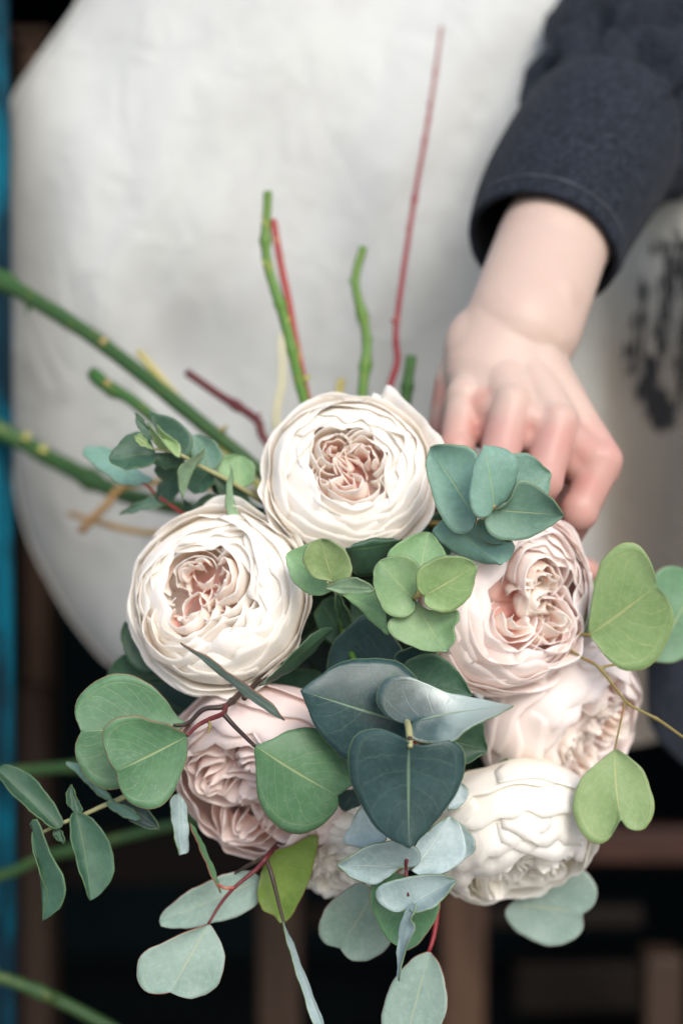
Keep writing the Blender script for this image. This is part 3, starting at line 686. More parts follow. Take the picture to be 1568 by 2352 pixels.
BROAD = ((4, 1.42, 1.000, 0.06, 0.024), (4, 1.02, 0.980, 0.035, 0.018), (5, 0.70, 0.950, 0.045, 0.032), (4, 0.50, 0.915, 0.04, 0.032))
SIDE = ((0.30, 0.20, 0.34, 1.3, 0.4), (-0.28, 0.26, 0.33, 1.4, 1.2), (-0.24, -0.30, 0.35, 1.3, 2.0), (0.28, -0.28, 0.32, 1.4, 0.2), (0.0, 0.0, 0.24, 1.5, 0.8))
def rose(label, ctr, axis, R, seed, mats, stem_pts, stem_mat_, stem_r, spin=0.0, layers=None, whorls=None, ruf=1.0, heart='heart', extra=(), tall=0.60):
    rng = random.Random(seed)
    C = P(*ctr)
    az = (RIGHT*axis[0]+UP*axis[1]-FWD*axis[2]).normalized()
    ex = UP.cross(az).normalized(); ey = az.cross(ex)
    ex, ey = ex*math.cos(spin)+ey*math.sin(spin), ey*math.cos(spin)-ex*math.sin(spin)
    rot = Matrix((ex, ey, az)).transposed()
    base = C-az*(0.50*R)
    root = empty('garden_rose', base, label, 'rose', 'garden roses in the bouquet', rot)
    outer, innerm = PET[mats[0]], PET[mats[1]]
    zq = 0.38
    whorls = whorls or SIDE
    layers = layers or [
        # petals, polar angle of the rim, scale, curl, ruffle
        (5, 1.46, 1.000, 0.105, 0.034), (4, 1.18, 0.980, 0.070, 0.024), (5, 0.92, 0.950, 0.055, 0.022),
        (4, 0.72, 0.926, 0.045, 0.024), (5, 0.55, 0.900, 0.040, 0.028), (4, 0.40, 0.872, 0.036, 0.030)]
    for k, (n, t1, sc_, cu, rf) in enumerate(layers):
        off = rng.uniform(0, 6.28)
        for q in range(n):
            phi = off+2*math.pi*(q+rng.uniform(-0.16, 0.16))/n
            petal(root, R, seed, phi, math.pi/n*rng.uniform(1.2, 1.5), (sc_, tall*sc_*rng.uniform(0.97, 1.03), 2.85, t1+rng.uniform(-0.07, 0.09), zq), rng,
                  outer if k < 5 else innerm, rf*ruf, cu*rng.uniform(0.4, 1.5), 0.12, 0.018*(1 if rng.random() < 0.8 else -1), (0.095 if k < 2 else 0.06)*ruf)
    for (phi, t1, cu, hw) in extra:
        petal(root, R, seed, phi, hw, (1.02, tall, 2.85, t1, zq), rng, outer, 0.02, cu, 0.16, 0.01, 0.05)
    # quartered heart: whorls of folded petals pressed against each other, each (x, y, radius, length, turn)
    for (cx, cy, aw, el, tu) in whorls:
        nl = 5; out = math.atan2(cy, cx)+rng.uniform(-0.5, 0.5)
        for j in range(nl):
            t = j/(nl-1); s_ = aw*(1-0.78*t**0.9)
            petal(root, R, seed, out-tu+rng.uniform(-0.35, 0.35), rng.uniform(1.75, 2.35), (s_*rng.uniform(0.97, 1.04), 0.36-0.02*t, 2.3, 0.86-0.50*t+rng.uniform(-0.12, 0.10), zq+0.20+tall*0.10+rng.uniform(-0.02, 0.02)+0.035*t), rng,
                  innerm if t < 0.7 else PET[heart], 0.045*ruf, 0.035, rng.uniform(0.16, 0.34), rng.choice((-1, 1))*0.03, 0.10*ruf, nu=29, nv=13, ctr=(cx-0.04*t*math.cos(out), cy-0.04*t*math.sin(out)), ell=(el, tu))
    for k in range(10):          # small crumpled petals in the clefts
        rr, aa = rng.uniform(0.04, 0.34), rng.uniform(0, 6.28)
        s_ = rng.uniform(0.10, 0.20)
        petal(root, R, seed, rng.uniform(0, 6.28), rng.uniform(1.4, 2.6), (s_, 0.30, 2.3, rng.uniform(0.4, 0.95), zq+0.20+tall*0.10+rng.uniform(-0.08, 0.02)), rng,
              PET[heart], 0.06*ruf, 0.03, 0.24, 0.03, 0.12*ruf, nu=17, nv=9, ctr=(rr*math.cos(aa), rr*math.sin(aa)), ell=(rng.uniform(1.1, 1.8), aa))
    def bed(u, v):
        a = u*math.pi; r = 0.72*v
        return warp(Vector((r*math.cos(a), r*math.sin(a), zq+0.10-0.12*v+0.05*math.sin(5*a)*v)), seed)*R
    sheet(root, 'receptacle', bed, 25, 6, PET[heart])
    # green calyx and sepals under the cup
    V, F, U = tube_geo([(0, 0, -0.30*R), (0, 0, -0.16*R), (0, 0, -0.06*R), (0, 0, -0.03*R)], [0.09*R, 0.17*R, 0.20*R, 0.13*R], sides=12, steps=10)
    cal = mesh_obj('calyx', V, F, M['st_green'], root, U, local=True)
    for k in range(5):
        f = 2*math.pi*k/5+0.3
        def sep(u, v, f=f):
            wv = 0.13*math.sin(math.pi*min(1, v*0.9+0.12))**0.8*(1-v)**0.35
            r = 0.16+0.62*v; z = -0.04-0.10*math.sin(v*3.0)+0.02*abs(u)
            return Vector((r*math.cos(f)-u*wv*math.sin(f), r*math.sin(f)+u*wv*math.cos(f), z))*R
        sheet(cal, 'sepal', sep, 7, 9, M['st_green'])
    # stem: from the cut end, through the hand, to the calyx
    pts = [P(*p) for p in stem_pts]+[base-az*(0.9*R), base-az*(0.28*R)]
    rr = list(stem_r) if isinstance(stem_r, (list, tuple)) else [stem_r]*len(pts)
    while len(rr) < len(pts): rr.append(rr[-1])
    V, F, U = tube_geo(pts, rr, sides=14, steps=90, bumps=NODES.get(seed, ()), wob=0.12, seed=seed)
    mesh_obj('stem', V, F, M[stem_mat_], root, U)
    return root
NODES = {11: ((0.10, 0.35, 0.008), (0.235, 0.35, 0.008), (0.33, 0.25, 0.008)), 22: ((0.08, 0.3, 0.01),), 33: ((0.09, 0.35, 0.010), (0.25, 0.45, 0.012)),
         44: ((0.02, 0.35, 0.02), (0.06, 0.3, 0.012)), 55: ((0.13, 0.4, 0.012), (0.22, 0.4, 0.012)), 66: ((0.13, 0.45, 0.01), (0.30, 0.45, 0.012))}

rose('full cream rose with peach heart at the top of the bouquet, below the upright stems', (803, 1086, 0.618), (0.03, 0.30, 1), 0.0362, 11, ('cream', 'cream'),
     [(615, 440, 0.700), (612, 590, 0.698), (655, 740, 0.696), (706, 945, 0.698), g(-95, -30), g(-60, 60, -0.01)], 'st_green', [0.0021, 0.0024, 0.0025, 0.0026], whorls=((-0.20, 0.16, 0.38, 1.25, 0.5), (0.27, 0.12, 0.36, 1.2, 2.3), (0.02, -0.28, 0.42, 1.35, 0.1)), extra=((0.60, 1.22, 0.24, 0.58), (3.6, 1.40, 0.16, 0.5)))
rose('cream rose tilted left with two split hearts, beside the left edge of the apron', (500, 1372, 0.612), (-0.22, 0.18, 1), 0.0392, 22, ('cream', 'cream'),
     [(944, 818, 0.715), (930, 930, 0.712), g(30, -60), g(-60, 20, -0.01)], 'st_deep', [0.0028, 0.0028], whorls=((0.22, 0.18, 0.38, 1.4, 1.25), (-0.18, -0.26, 0.44, 1.4, 0.55), (-0.24, 0.26, 0.33, 1.3, 0.3)), ruf=1.35)
rose('blush rose with deep pink heart under the hand and grey green leaves', (1180, 1376, 0.614), (0.46, 0.04, 1), 0.0408, 33, ('blush', 'blush'),
     [(-260, 480, 0.860), (0, 640, 0.800), (235, 790, 0.758), (510, 1010, 0.722), g(-110, 20), g(80, 40, -0.015)], 'st_deep', [0.0048, 0.0046, 0.0042, 0.0036, 0.0030], whorls=((0.14, 0.22, 0.42, 1.2, 1.2), (-0.18, -0.24, 0.42, 1.35, 0.5), (0.28, -0.26, 0.34, 1.3, 2.0)), ruf=1.3)
rose('blurred pale rose at the right, behind the thin forked twig', (1295, 1648, 0.655), (0.66, -0.45, 0.75), 0.0425, 44, ('blush', 'blush'),
     [(212, 855, 0.752), (250, 890, 0.746), (335, 945, 0.738), g(-240, 20, 0.01), g(60, 60)], 'st_deep', [0.0030, 0.0032, 0.0032], spin=0.9, ruf=1.5, layers=BROAD, tall=0.8)
rose('white rose facing down at the lower right of the bouquet', (1172, 1922, 0.632), (0.20, -0.92, 0.70), 0.0405, 55, ('white', 'white'),
     [(834, 568, 0.720), (816, 650, 0.716), (842, 780, 0.712), (832, 915, 0.708), g(-45, -40), g(40, 140, -0.02)], 'st_green', [0.0022, 0.0022, 0.0024, 0.0026], spin=0.2, ruf=1.35, heart='white', layers=BROAD, tall=0.8)
rose('dusky pink rose packed with ruffled petals under the heart shaped leaves at lower left', (604, 1782, 0.624), (-0.34, -0.44, 0.9), 0.0430, 66, ('pink', 'pink'),
     [(-230, 915, 0.850), (0, 990, 0.846), (130, 1060, 0.838), (300, 1140, 0.805), (560, 1190, 0.76), g(-120, 30), g(-80, 140, -0.02)], 'st_deep', [0.0054, 0.0053, 0.0052, 0.0048, 0.004, 0.003], spin=2.0, ruf=1.8, layers=BROAD, heart='pink', tall=0.75)
rose('half hidden ivory rose at the bottom between the pink and the white rose', (775, 1945, 0.636), (-0.15, -0.70, 0.7), 0.0330, 77, ('white', 'white'),
     [(784, 872, 0.735), (780, 930, 0.73), g(-70, -20), g(0, 160, -0.02)], 'st_yellow', [0.0022, 0.0022], spin=0.2, ruf=1.6, heart='white')

# swollen nodes, thorns and side buds on the bare stems
def nubs(root, mat, lst, name='bud'):
    for (x, y, d, dx, dy, r) in lst:
        a = P(x, y, d)-FWD*0.0008; e = P(x+dx, y+dy, d)-FWD*0.0022
        V, F, U = tube_geo([a, a.lerp(e, 0.45), e], [r*1.05, r*0.65, r*0.15], sides=8, steps=8)
        mesh_obj(name, V, F, M[mat], root, U)
RO = {o['label'].split()[0]: o for o in COL.objects if o.get('category') == 'rose' and o['label'].split()[0] in ('full', 'cream', 'blush', 'blurred', 'white', 'dusky')}
nubs(RO['full'], 'st_yellow', [(612, 520, 0.699, -10, -14, 0.0015), (612, 606, 0.698, -12, -6, 0.0016), (655, 742, 0.696, 13, -12, 0.0014), (700, 872, 0.697, 16, -10, 0.0015)])
nubs(RO['white'], 'st_green', [(814, 655, 0.716, -14, -14, 0.0018), (844, 785, 0.712, 14, -10, 0.0014), (838, 850, 0.710, -8, -12, 0.0012)])
nubs(RO['blush'], 'st_deep', [(70, 690, 0.786, -6, 34, 0.0026), (505, 1002, 0.722, 16, -22, 0.0022)])
nubs(RO['blush'], 'st_tan', [(238, 788, 0.756, 10, -12, 0.0028), (510, 990, 0.722, 14, -14, 0.0018)])
nubs(RO['blurred'], 'st_tan', [(246, 880, 0.744, 10, 6, 0.0022)])
nubs(RO['dusky'], 'st_yellow', [(100, 1036, 0.836, 0, -16, 0.0030), (60, 1008, 0.838, 6, -18, 0.0026)])
# ------------------------------------------------------------------ eucalyptus
EU = 'eucalyptus sprigs in the bouquet'
def sprig(name, at, label): return empty(name, P(*at), label, 'eucalyptus', EU)

# grey green top right sprig, in front of the hand
A = sprig('eucalyptus_sprig', (1150, 1180, 0.60), 'grey green sprig of broad leaves lying over the knuckles of the hand')
leaf(A, 2, (985, 645), [(970, 690), (925, 712), (875, 690), (832, 630), (804, 550), (780, 470), (774, 405)], (788, 340), [(1000, 590), (998, 520), (992, 440), (990, 375), (955, 343), (905, 330), (845, 330)], (0.583, 0.588), 'grey', cup=2.5, roll=-3)
leaf(A, 2, (1065, 600), [(1045, 628), (1005, 643), (972, 622), (957, 570), (958, 500), (972, 430), (995, 370)], (1020, 328), [(1092, 588), (1128, 560), (1152, 510), (1164, 450), (1160, 395), (1140, 362), (1090, 342)], (0.571, 0.566), 'grey', cup=-1.5, bend=2, roll=2)
leaf(A, 2, (1085, 610), [(1085, 540), (1105, 450), (1130, 375), (1190, 365), (1240, 388), (1278, 425)], (1308, 455), [(1130, 600), (1200, 570), (1285, 545), (1298, 500)], (0.590, 0.598), 'grey', cup=2)
leaf(A, 2, (1050, 606), [(1085, 602), (1130, 570), (1152, 510), (1166, 485), (1215, 490), (1268, 525), (1318, 575)], (1361, 632), [(1024, 640), (1024, 680), (1060, 720), (1112, 738), (1185, 733), (1255, 708), (1315, 668)], (0.574, 0.572), 'grey', cup=2.5, roll=3)
leaf(A, 2, (850, 640), [(800, 690), (815, 730), (865, 775), (945, 815), (1025, 838)], (1090, 842), [(920, 640), (985, 670), (1010, 725), (1070, 750), (1140, 742), (1152, 775), (1130, 815)], (0.592, 0.580), 'grey', cup=-3, bend=-2)
leaf(A, 2, (1000, 650), [(990, 690), (1005, 722), (1050, 750)], (1142, 746), [(1040, 670), (1090, 715)], (0.586, 0.590), 'grey', cup=2)
stem(A, [(-0, 0, 0)], [0.001], 'st_pale') if False else None
stem(A, [(160, 1180, 0.835), (230, 1200, 0.81), (345, 1224, 0.79), (620, 1215, 0.745), g(-60, 10), (1030, 1205, 0.64), (1118, 1192, 0.590), (1133, 1162, 0.570)], [0.0016, 0.0018, 0.0018, 0.0018, 0.0018, 0.0014, 0.0010, 0.0007], 'st_tan', steps=70)

# bright green central rosette
Bq = sprig('eucalyptus_sprig', (965, 1370, 0.60), 'fresh green rosette of round leaves at the centre, left of the blush rose')
leaf(Bq, 2, (742, 960), [(690, 900), (630, 855), (605, 806), (650, 752), (712, 718)], (782, 702), [(800, 900), (852, 850), (855, 800), (826, 742)], (0.588, 0.594), 'green', cup=2)
leaf(Bq, 2, (800, 830), [(808, 780), (814, 735), (850, 745)], (884, 785), [(840, 830), (876, 812)], (0.596, 0.600), 'grey', cup=1)
leaf(Bq, 2, (714, 984), [(738, 930), (748, 872), (730, 828), (690, 806), (635, 803)], (572, 828), [(718, 1030), (692, 1062), (648, 1068), (598, 1040), (566, 985), (550, 915), (551, 860)], (0.577, 0.574), 'green', cup=2.2, roll=-2)
leaf(Bq, 2, (766, 974), [(736, 945), (730, 900), (745, 860), (790, 825), (850, 808), (925, 808)], (987, 846), [(770, 1010), (800, 1036), (842, 1046), (893, 1036), (942, 1000), (972, 940)], (0.569, 0.566), 'lime', cup=1.8, roll=2)
leaf(Bq, 2, (722, 992), [(690, 1048), (622, 1070), (606, 1112), (640, 1152), (700, 1186), (775, 1208)], (858, 1214), [(752, 1020), (800, 1044), (862, 1046), (906, 1038), (911, 1075), (891, 1112), (896, 1155)], (0.579, 0.570), 'green', cup=2.5, bend=-2)
leaf(Bq, 2, (602, 1060), [(585, 990), (550, 958), (485, 957)], (392, 956), [(612, 1142), (555, 1102), (495, 1040), (435, 988)], (0.584, 0.592), 'green', cup=-2, roll=-4)
stem(Bq, [(186, 1220, 0.80), (240, 1165, 0.79), (310, 1110, 0.785), (560, 1130, 0.75), g(-50, 0), (955, 1330, 0.60), (949, 1372, 0.579), (962, 1368, 0.572), (984, 1363, 0.569)], [0.0023, 0.0022, 0.0022, 0.0022, 0.0020, 0.0014, 0.0008, 0.0006, 0.0005], 'st_tan', steps=80)

# small rosette between the two cream roses
Cq = sprig('eucalyptus_sprig', (760, 1330, 0.60), 'small dark and pale round leaf sprig wedged between the two cream roses')
leaf(Cq, 2, (375, 916), [(335, 908), (285, 890), (255, 845), (250, 800), (272, 758)], (322, 732), [(400, 922), (436, 905), (454, 865), (448, 820), (412, 770), (368, 742)], (0.573, 0.570), 'lime', cup=2, roll=-1, label='darker yellow green round leaf in front')
leaf(Cq, 2, (374, 922), [(330, 860), (295, 795), (272, 752), (222, 770)], (178, 794), [(358, 958), (312, 975), (250, 955), (206, 910), (181, 850)], (0.582, 0.590), 'green', cup=1.5)
leaf(Cq, 2, (342, 938), [(392, 916), (440, 899), (502, 910)], (551, 948), [(395, 960), (462, 967), (524, 962)], (0.570, 0.566), 'back', cup=1, roll=1)
leaf(Cq, 2, (428, 774), [(490, 742), (545, 728), (605, 727), (645, 733)], (676, 737), [(440, 830), (480, 890), (555, 885), (605, 835), (655, 762)], (0.588, 0.594), 'dark', cup=-4, roll=6)
stem(Cq, [(645, 770, 0.80), (648, 870, 0.785), (640, 1000, 0.76), g(-110, 0), (800, 1340, 0.60), (755, 1338, 0.576), (752, 1336, 0.573)], [0.0018, 0.0020, 0.0020, 0.0018, 0.0012, 0.0007, 0.0005], 'st_straw', steps=60)

# leaves deep in the shade in the middle
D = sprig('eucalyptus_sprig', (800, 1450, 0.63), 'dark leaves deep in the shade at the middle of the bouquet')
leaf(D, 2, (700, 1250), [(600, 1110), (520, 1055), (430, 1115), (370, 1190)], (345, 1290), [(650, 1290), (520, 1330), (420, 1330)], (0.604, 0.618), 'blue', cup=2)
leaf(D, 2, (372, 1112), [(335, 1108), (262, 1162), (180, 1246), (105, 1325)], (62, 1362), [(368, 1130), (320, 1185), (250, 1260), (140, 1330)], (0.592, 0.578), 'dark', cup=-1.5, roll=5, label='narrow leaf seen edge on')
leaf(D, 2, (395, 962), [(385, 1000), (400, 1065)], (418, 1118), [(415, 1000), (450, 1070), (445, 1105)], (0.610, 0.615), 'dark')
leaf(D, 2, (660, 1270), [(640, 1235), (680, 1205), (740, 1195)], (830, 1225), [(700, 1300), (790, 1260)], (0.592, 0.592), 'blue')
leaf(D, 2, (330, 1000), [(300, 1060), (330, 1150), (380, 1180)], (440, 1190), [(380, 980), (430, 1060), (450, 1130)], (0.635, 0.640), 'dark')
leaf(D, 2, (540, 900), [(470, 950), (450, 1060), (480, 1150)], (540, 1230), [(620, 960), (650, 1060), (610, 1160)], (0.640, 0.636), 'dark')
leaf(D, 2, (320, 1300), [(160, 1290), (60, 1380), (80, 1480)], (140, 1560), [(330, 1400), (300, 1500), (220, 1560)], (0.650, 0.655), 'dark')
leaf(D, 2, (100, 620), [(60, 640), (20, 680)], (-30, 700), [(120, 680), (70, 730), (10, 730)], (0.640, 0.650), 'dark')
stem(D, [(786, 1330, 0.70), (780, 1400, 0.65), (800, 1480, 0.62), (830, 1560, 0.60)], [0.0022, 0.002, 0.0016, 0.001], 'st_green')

def gleaf(parent, x, y, ang, ln, wd, d, mat, cup=2.0, roll=0.0):
    """a rounded leaf lying at (x, y) in the photograph grid, pointing along ang"""
    ca, sa = math.cos(ang), math.sin(ang)
    def q(u, v): return (round(x+(u*ca-v*sa)*ln, 1), round(y+(u*sa+v*ca)*ln, 1))
    k = wd/ln
    leaf(parent, 0, q(-0.5, 0), [q(-0.46, -0.26*k), q(-0.22, -0.48*k), q(0.08, -0.46*k), q(0.34, -0.25*k)], q(0.5, 0), [q(-0.46, 0.26*k), q(-0.22, 0.48*k), q(0.08, 0.46*k), q(0.34, 0.25*k)], d, mat, cup=cup, roll=roll)
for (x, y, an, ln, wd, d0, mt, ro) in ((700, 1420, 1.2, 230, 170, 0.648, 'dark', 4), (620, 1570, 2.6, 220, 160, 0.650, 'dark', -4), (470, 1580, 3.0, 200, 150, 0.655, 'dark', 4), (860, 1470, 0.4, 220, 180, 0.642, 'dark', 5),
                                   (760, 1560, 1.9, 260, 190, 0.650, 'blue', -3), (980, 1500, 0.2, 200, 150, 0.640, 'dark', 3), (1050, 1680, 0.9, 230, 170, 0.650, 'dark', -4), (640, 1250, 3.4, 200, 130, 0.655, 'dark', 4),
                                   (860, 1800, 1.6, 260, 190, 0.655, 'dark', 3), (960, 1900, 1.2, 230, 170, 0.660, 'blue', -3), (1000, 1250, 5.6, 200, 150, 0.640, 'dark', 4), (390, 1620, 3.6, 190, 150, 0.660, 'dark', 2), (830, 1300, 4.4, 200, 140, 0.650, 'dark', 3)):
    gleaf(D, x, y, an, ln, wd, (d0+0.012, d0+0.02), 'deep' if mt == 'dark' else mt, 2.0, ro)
# big dark blue heart leaves in front
E = sprig('eucalyptus_sprig', (935, 1690, 0.57), 'dark blue green sprig with large glossy heart leaves at the very front')
leaf(E, 4, (475, 442), [(520, 350), (526, 275), (472, 213), (400, 183), (300, 181), (200, 205), (112, 264)], (57, 310), [(470, 560), (370, 612), (240, 586), (185, 540), (125, 465), (85, 385)], (0.578, 0.570), 'blue', cup=-2.5, roll=-2, bend=-2)
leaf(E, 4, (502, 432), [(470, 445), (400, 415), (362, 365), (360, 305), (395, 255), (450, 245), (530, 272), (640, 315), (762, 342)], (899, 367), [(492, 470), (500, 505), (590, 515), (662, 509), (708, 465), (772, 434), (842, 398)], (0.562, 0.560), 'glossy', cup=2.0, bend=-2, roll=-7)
leaf(E, 4, (487, 515), [(440, 482), (372, 462), (300, 470), (254, 512), (243, 585), (256, 668), (290, 752), (335, 825), (400, 890)], (487, 936), [(540, 526), (600, 511), (660, 508), (700, 542), (711, 605), (692, 675), (650, 752), (590, 832)], (0.548, 0.552), 'blue', cup=-2.0, bend=-3.0, roll=0, wav=1.0)
leaf(E, 4, (470, 300), [(465, 215), (512, 172), (580, 166), (640, 193), (690, 250)], (737, 328), [(560, 360), (660, 350)], (0.588, 0.590), 'dark', cup=2)
leaf(E, 4, (560, 480), [(650, 440), (768, 430), (784, 490)], (794, 548), [(600, 580), (700, 598), (755, 575)], (0.590, 0.592), 'dark', cup=2)
leaf(E, 4, (640, 782), [(655, 720)], (692, 674), [(690, 765), (722, 715)], (0.600, 0.604), 'frost', cup=1)
leaf(E, 4, (270, 700), [(215, 715), (205, 745)], (225, 785), [(300, 720), (300, 760)], (0.600, 0.604), 'blue', cup=1)
stem(E, [(318, 808, 0.775), (400, 905, 0.768), (490, 1005, 0.752), (600, 1120, 0.740), g(-110, 40), (890, 1540, 0.620)], [0.0020, 0.0021, 0.0022, 0.0022, 0.0022, 0.0020], 'st_yellow', steps=80)
stem(E, [(890, 1540, 0.620), (920, 1620, 0.592), (936, 1664, 0.562), (940, 1690, 0.554), (942, 1716, 0.5480)], [0.0019, 0.0016, 0.0014, 0.0014, 0.0009], 'st_pale', steps=30)
nd = P(941, 1697, 0.5515)
V, F, U = tube_geo([nd, nd-FWD*0.0018], [0.0011, 0.0008], sides=8, steps=4)
mesh_obj('cut_bud', V, F, M['st_brown'], E, U)

# frosted lower sprig
Fq = sprig('eucalyptus_sprig', (930, 1990, 0.59), 'frosted blue sprig with folded leaves hanging below the large dark heart leaf')
leaf(Fq, 4, (482, 1010), [(520, 996), (532, 955), (502, 922), (440, 905), (360, 915), (282, 948)], (203, 1000), [(446, 1008), (402, 1050), (345, 1076), (270, 1052)], (0.577, 0.570), 'frost', cup=2.5, roll=2, bend=-2)
leaf(Fq, 4, (494, 1020), [(522, 985), (510, 925), (565, 865)], (645, 806), [(540, 1042), (622, 1030), (692, 990), (712, 930), (692, 850)], (0.580, 0.586), 'frost', cup=2)
leaf(Fq, 4, (390, 905), [(310, 930), (228, 907), (262, 830)], (302, 764), [(400, 860), (352, 800)], (0.592, 0.598), 'frost', cup=1.5)
leaf(Fq, 4, (690, 985), [(670, 920), (674, 860)], (680, 826), [(715, 970), (747, 935), (735, 885)], (0.590, 0.594), 'frost', cup=1)
leaf(Fq, 4, (470, 1042), [(412, 1026), (356, 1046), (331, 1100), (338, 1170), (366, 1240), (412, 1302)], (470, 1341), [(535, 1085), (605, 1135), (603, 1182), (570, 1250), (522, 1310)], (0.580, 0.586), 'mid', cup=2, roll=-2)
leaf(Fq, 4, (484, 1166), [(440, 1184), (384, 1166), (354, 1122), (376, 1080), (432, 1058), (505, 1046), (600, 1036)], (672, 1060), [(502, 1182), (545, 1180), (602, 1150), (650, 1090)], (0.571, 0.568), 'frost', cup=3.0, bend=-2, roll=-4)
leaf(Fq, 4, (496, 1152), [(466, 1188), (446, 1258), (439, 1335), (438, 1400)], (443, 1458), [(514, 1160), (492, 1215), (509, 1240), (490, 1290), (464, 1352)], (0.568, 0.574), 'frost', cup=1, roll=-3)
stem(Fq, [(430, 856, 0.745), (500, 905, 0.735), (590, 965, 0.725), (618, 1022, 0.722), g(-60, 40), (920, 1700, 0.64), (935, 1850, 0.600), (934, 1968, 0.577), (932, 1990, 0.577), (937, 2060, 0.573)], [0.0022, 0.0022, 0.0024, 0.0022, 0.0020, 0.0018, 0.0012, 0.0008, 0.0008, 0.0006], 'st_wine', steps=110, bumps=((0.105, 0.6, 0.006),))

nubs(Fq, 'st_wine', [(585, 962, 0.725, 16, -14, 0.0016), (436, 860, 0.745, -8, -4, 0.0012)])
# silver dollar branch at the bottom
Lq = sprig('eucalyptus_branch', (930, 2080, 0.63), 'silvery branch with a notched leaf and a hanging oval leaf below the white rose')
leaf(Lq, 4, (350, 1100), [(295, 1072), (222, 1108), (152, 1178), (129, 1250), (150, 1308), (190, 1324)], (212, 1328), [(415, 1200), (412, 1306), (345, 1370), (282, 1380), (238, 1362)], (0.610, 0.616), 'silver', cup=1.5)
leaf(Lq, 4, (568, 1340), [(502, 1370), (442, 1430), (396, 1520), (378, 1605), (392, 1680)], (460, 1740), [(602, 1390), (632, 1480), (635, 1560), (612, 1640), (560, 1705)], (0.598, 0.590), 'silver', cup=1.5, roll=-2)
stem(Lq, [(930, 1500, 0.68), (960, 1800, 0.64), (1000, 2010, 0.612), (1004, 2080, 0.606), (996, 2150, 0.602), (984, 2188, 0.598)], [0.002, 0.0018, 0.0014, 0.0012, 0.0010, 0.0008], 'st_red')
stem(Lq, [(960, 1800, 0.64), (940, 1950, 0.625), (860, 2060, 0.612)], [0.0014, 0.0011, 0.0008], 'st_red')
Mq = sprig('eucalyptus_branch', (1230, 2080, 0.66), 'single notched silver green leaf behind the bottom of the white rose')
leaf(Mq, 4, (890, 1150), [(990, 1082), (1092, 1022), (1150, 1004), (1206, 1045), (1229, 1110), (1210, 1168)], (1172, 1192), [(862, 1190), (900, 1252), (972, 1300), (1052, 1320), (1122, 1305), (1168, 1260), (1174, 1222)], (0.655, 0.650), 'silver', cup=1.5)
stem(Mq, [(1010, 1500, 0.70), (1100, 1850, 0.69), (1180, 2040, 0.668), (1210, 2070, 0.656)], [0.0018, 0.0016, 0.0012, 0.0008], 'st_red')

# lime branch at the right
Gq = sprig('eucalyptus_branch', (1400, 1560, 0.62), 'lime green notched leaves on a thin forked twig at the right edge')
leaf(Gq, 0, (1352, 1459), [(1356, 1400), (1364, 1345), (1386, 1282), (1430, 1247), (1472, 1258), (1498, 1300)], (1506, 1346), [(1385, 1500), (1412, 1530), (1444, 1543), (1492, 1530), (1530, 1480), (1546, 1420), (1534, 1378)], (0.608, 0.596), 'lime', cup=2, roll=2)
leaf(Gq, 0, (1500, 1520), [(1478, 1440), (1484, 1360), (1510, 1312), (1545, 1298)], (1610, 1320), [(1560, 1518), (1625, 1470), (1650, 1390)], (0.640, 0.650), 'mid', cup=2)
leaf(Gq, 0, (1342, 1462), [(1334, 1420), (1344, 1365)], (1366, 1330), [(1372, 1450), (1392, 1380)], (0.622, 0.630), 'lime', cup=1)
leaf(Gq, 4, (1298, 540), [(1242, 588), (1165, 658), (1136, 740), (1146, 830), (1180, 890), (1230, 916), (1272, 900), (1297, 858)], (1322, 820), [(1352, 570), (1412, 630), (1442, 700), (1454, 770), (1440, 830), (1402, 862), (1352, 850)], (0.605, 0.596), 'lime', cup=2, roll=-1)
stem(Gq, [(627, 505, 0.722), (645, 610, 0.718), (662, 690, 0.715), (680, 790, 0.712), (720, 960, 0.710), g(-60, 0), (1180, 1420, 0.66), (1300, 1490, 0.624)], [0.0020, 0.0020, 0.0020, 0.0020, 0.0018, 0.0016, 0.0010, 0.0007, 0.0007, 0.0007, 0.0008, 0.0008], 'st_coral', steps=140)
stem(Gq, [(1240, 222, 0.604), (1298, 540, 0.605)], [0.0006]*2, 'st_ochre') if False else None
stem(Gq, [(1120, 150, 0.616), (1180, 185, 0.608), (1240, 222, 0.603), (1340, 350, 0.603), (1398, 388, 0.603), (1470, 425, 0.603), (1570, 495, 0.605)], [0.0007, 0.0007, 0.0007, 0.0006, 0.0006, 0.0007, 0.0006], 'st_ochre', name='twig', c=4, bumps=((0.30, 0.5, 0.012), (0.58, 0.5, 0.012), (0.78, 0.4, 0.012)))
stem(Gq, [(1240, 222, 0.603), (1270, 212, 0.604), (1312, 205, 0.606)], [0.0007, 0.0006, 0.0005], 'st_ochre', name='twig', c=4)
stem(Gq, [(1340, 350, 0.603), (1318, 450, 0.603), (1298, 542, 0.604)], [0.0005, 0.0004, 0.0004], 'st_ochre', name='twig', c=4)
stem(Gq, [(1296, 1447, 0.625), (1330, 1456, 0.612), (1356, 1459, 0.607)], [0.0008, 0.0008, 0.0007], 'st_ochre', name='twig')

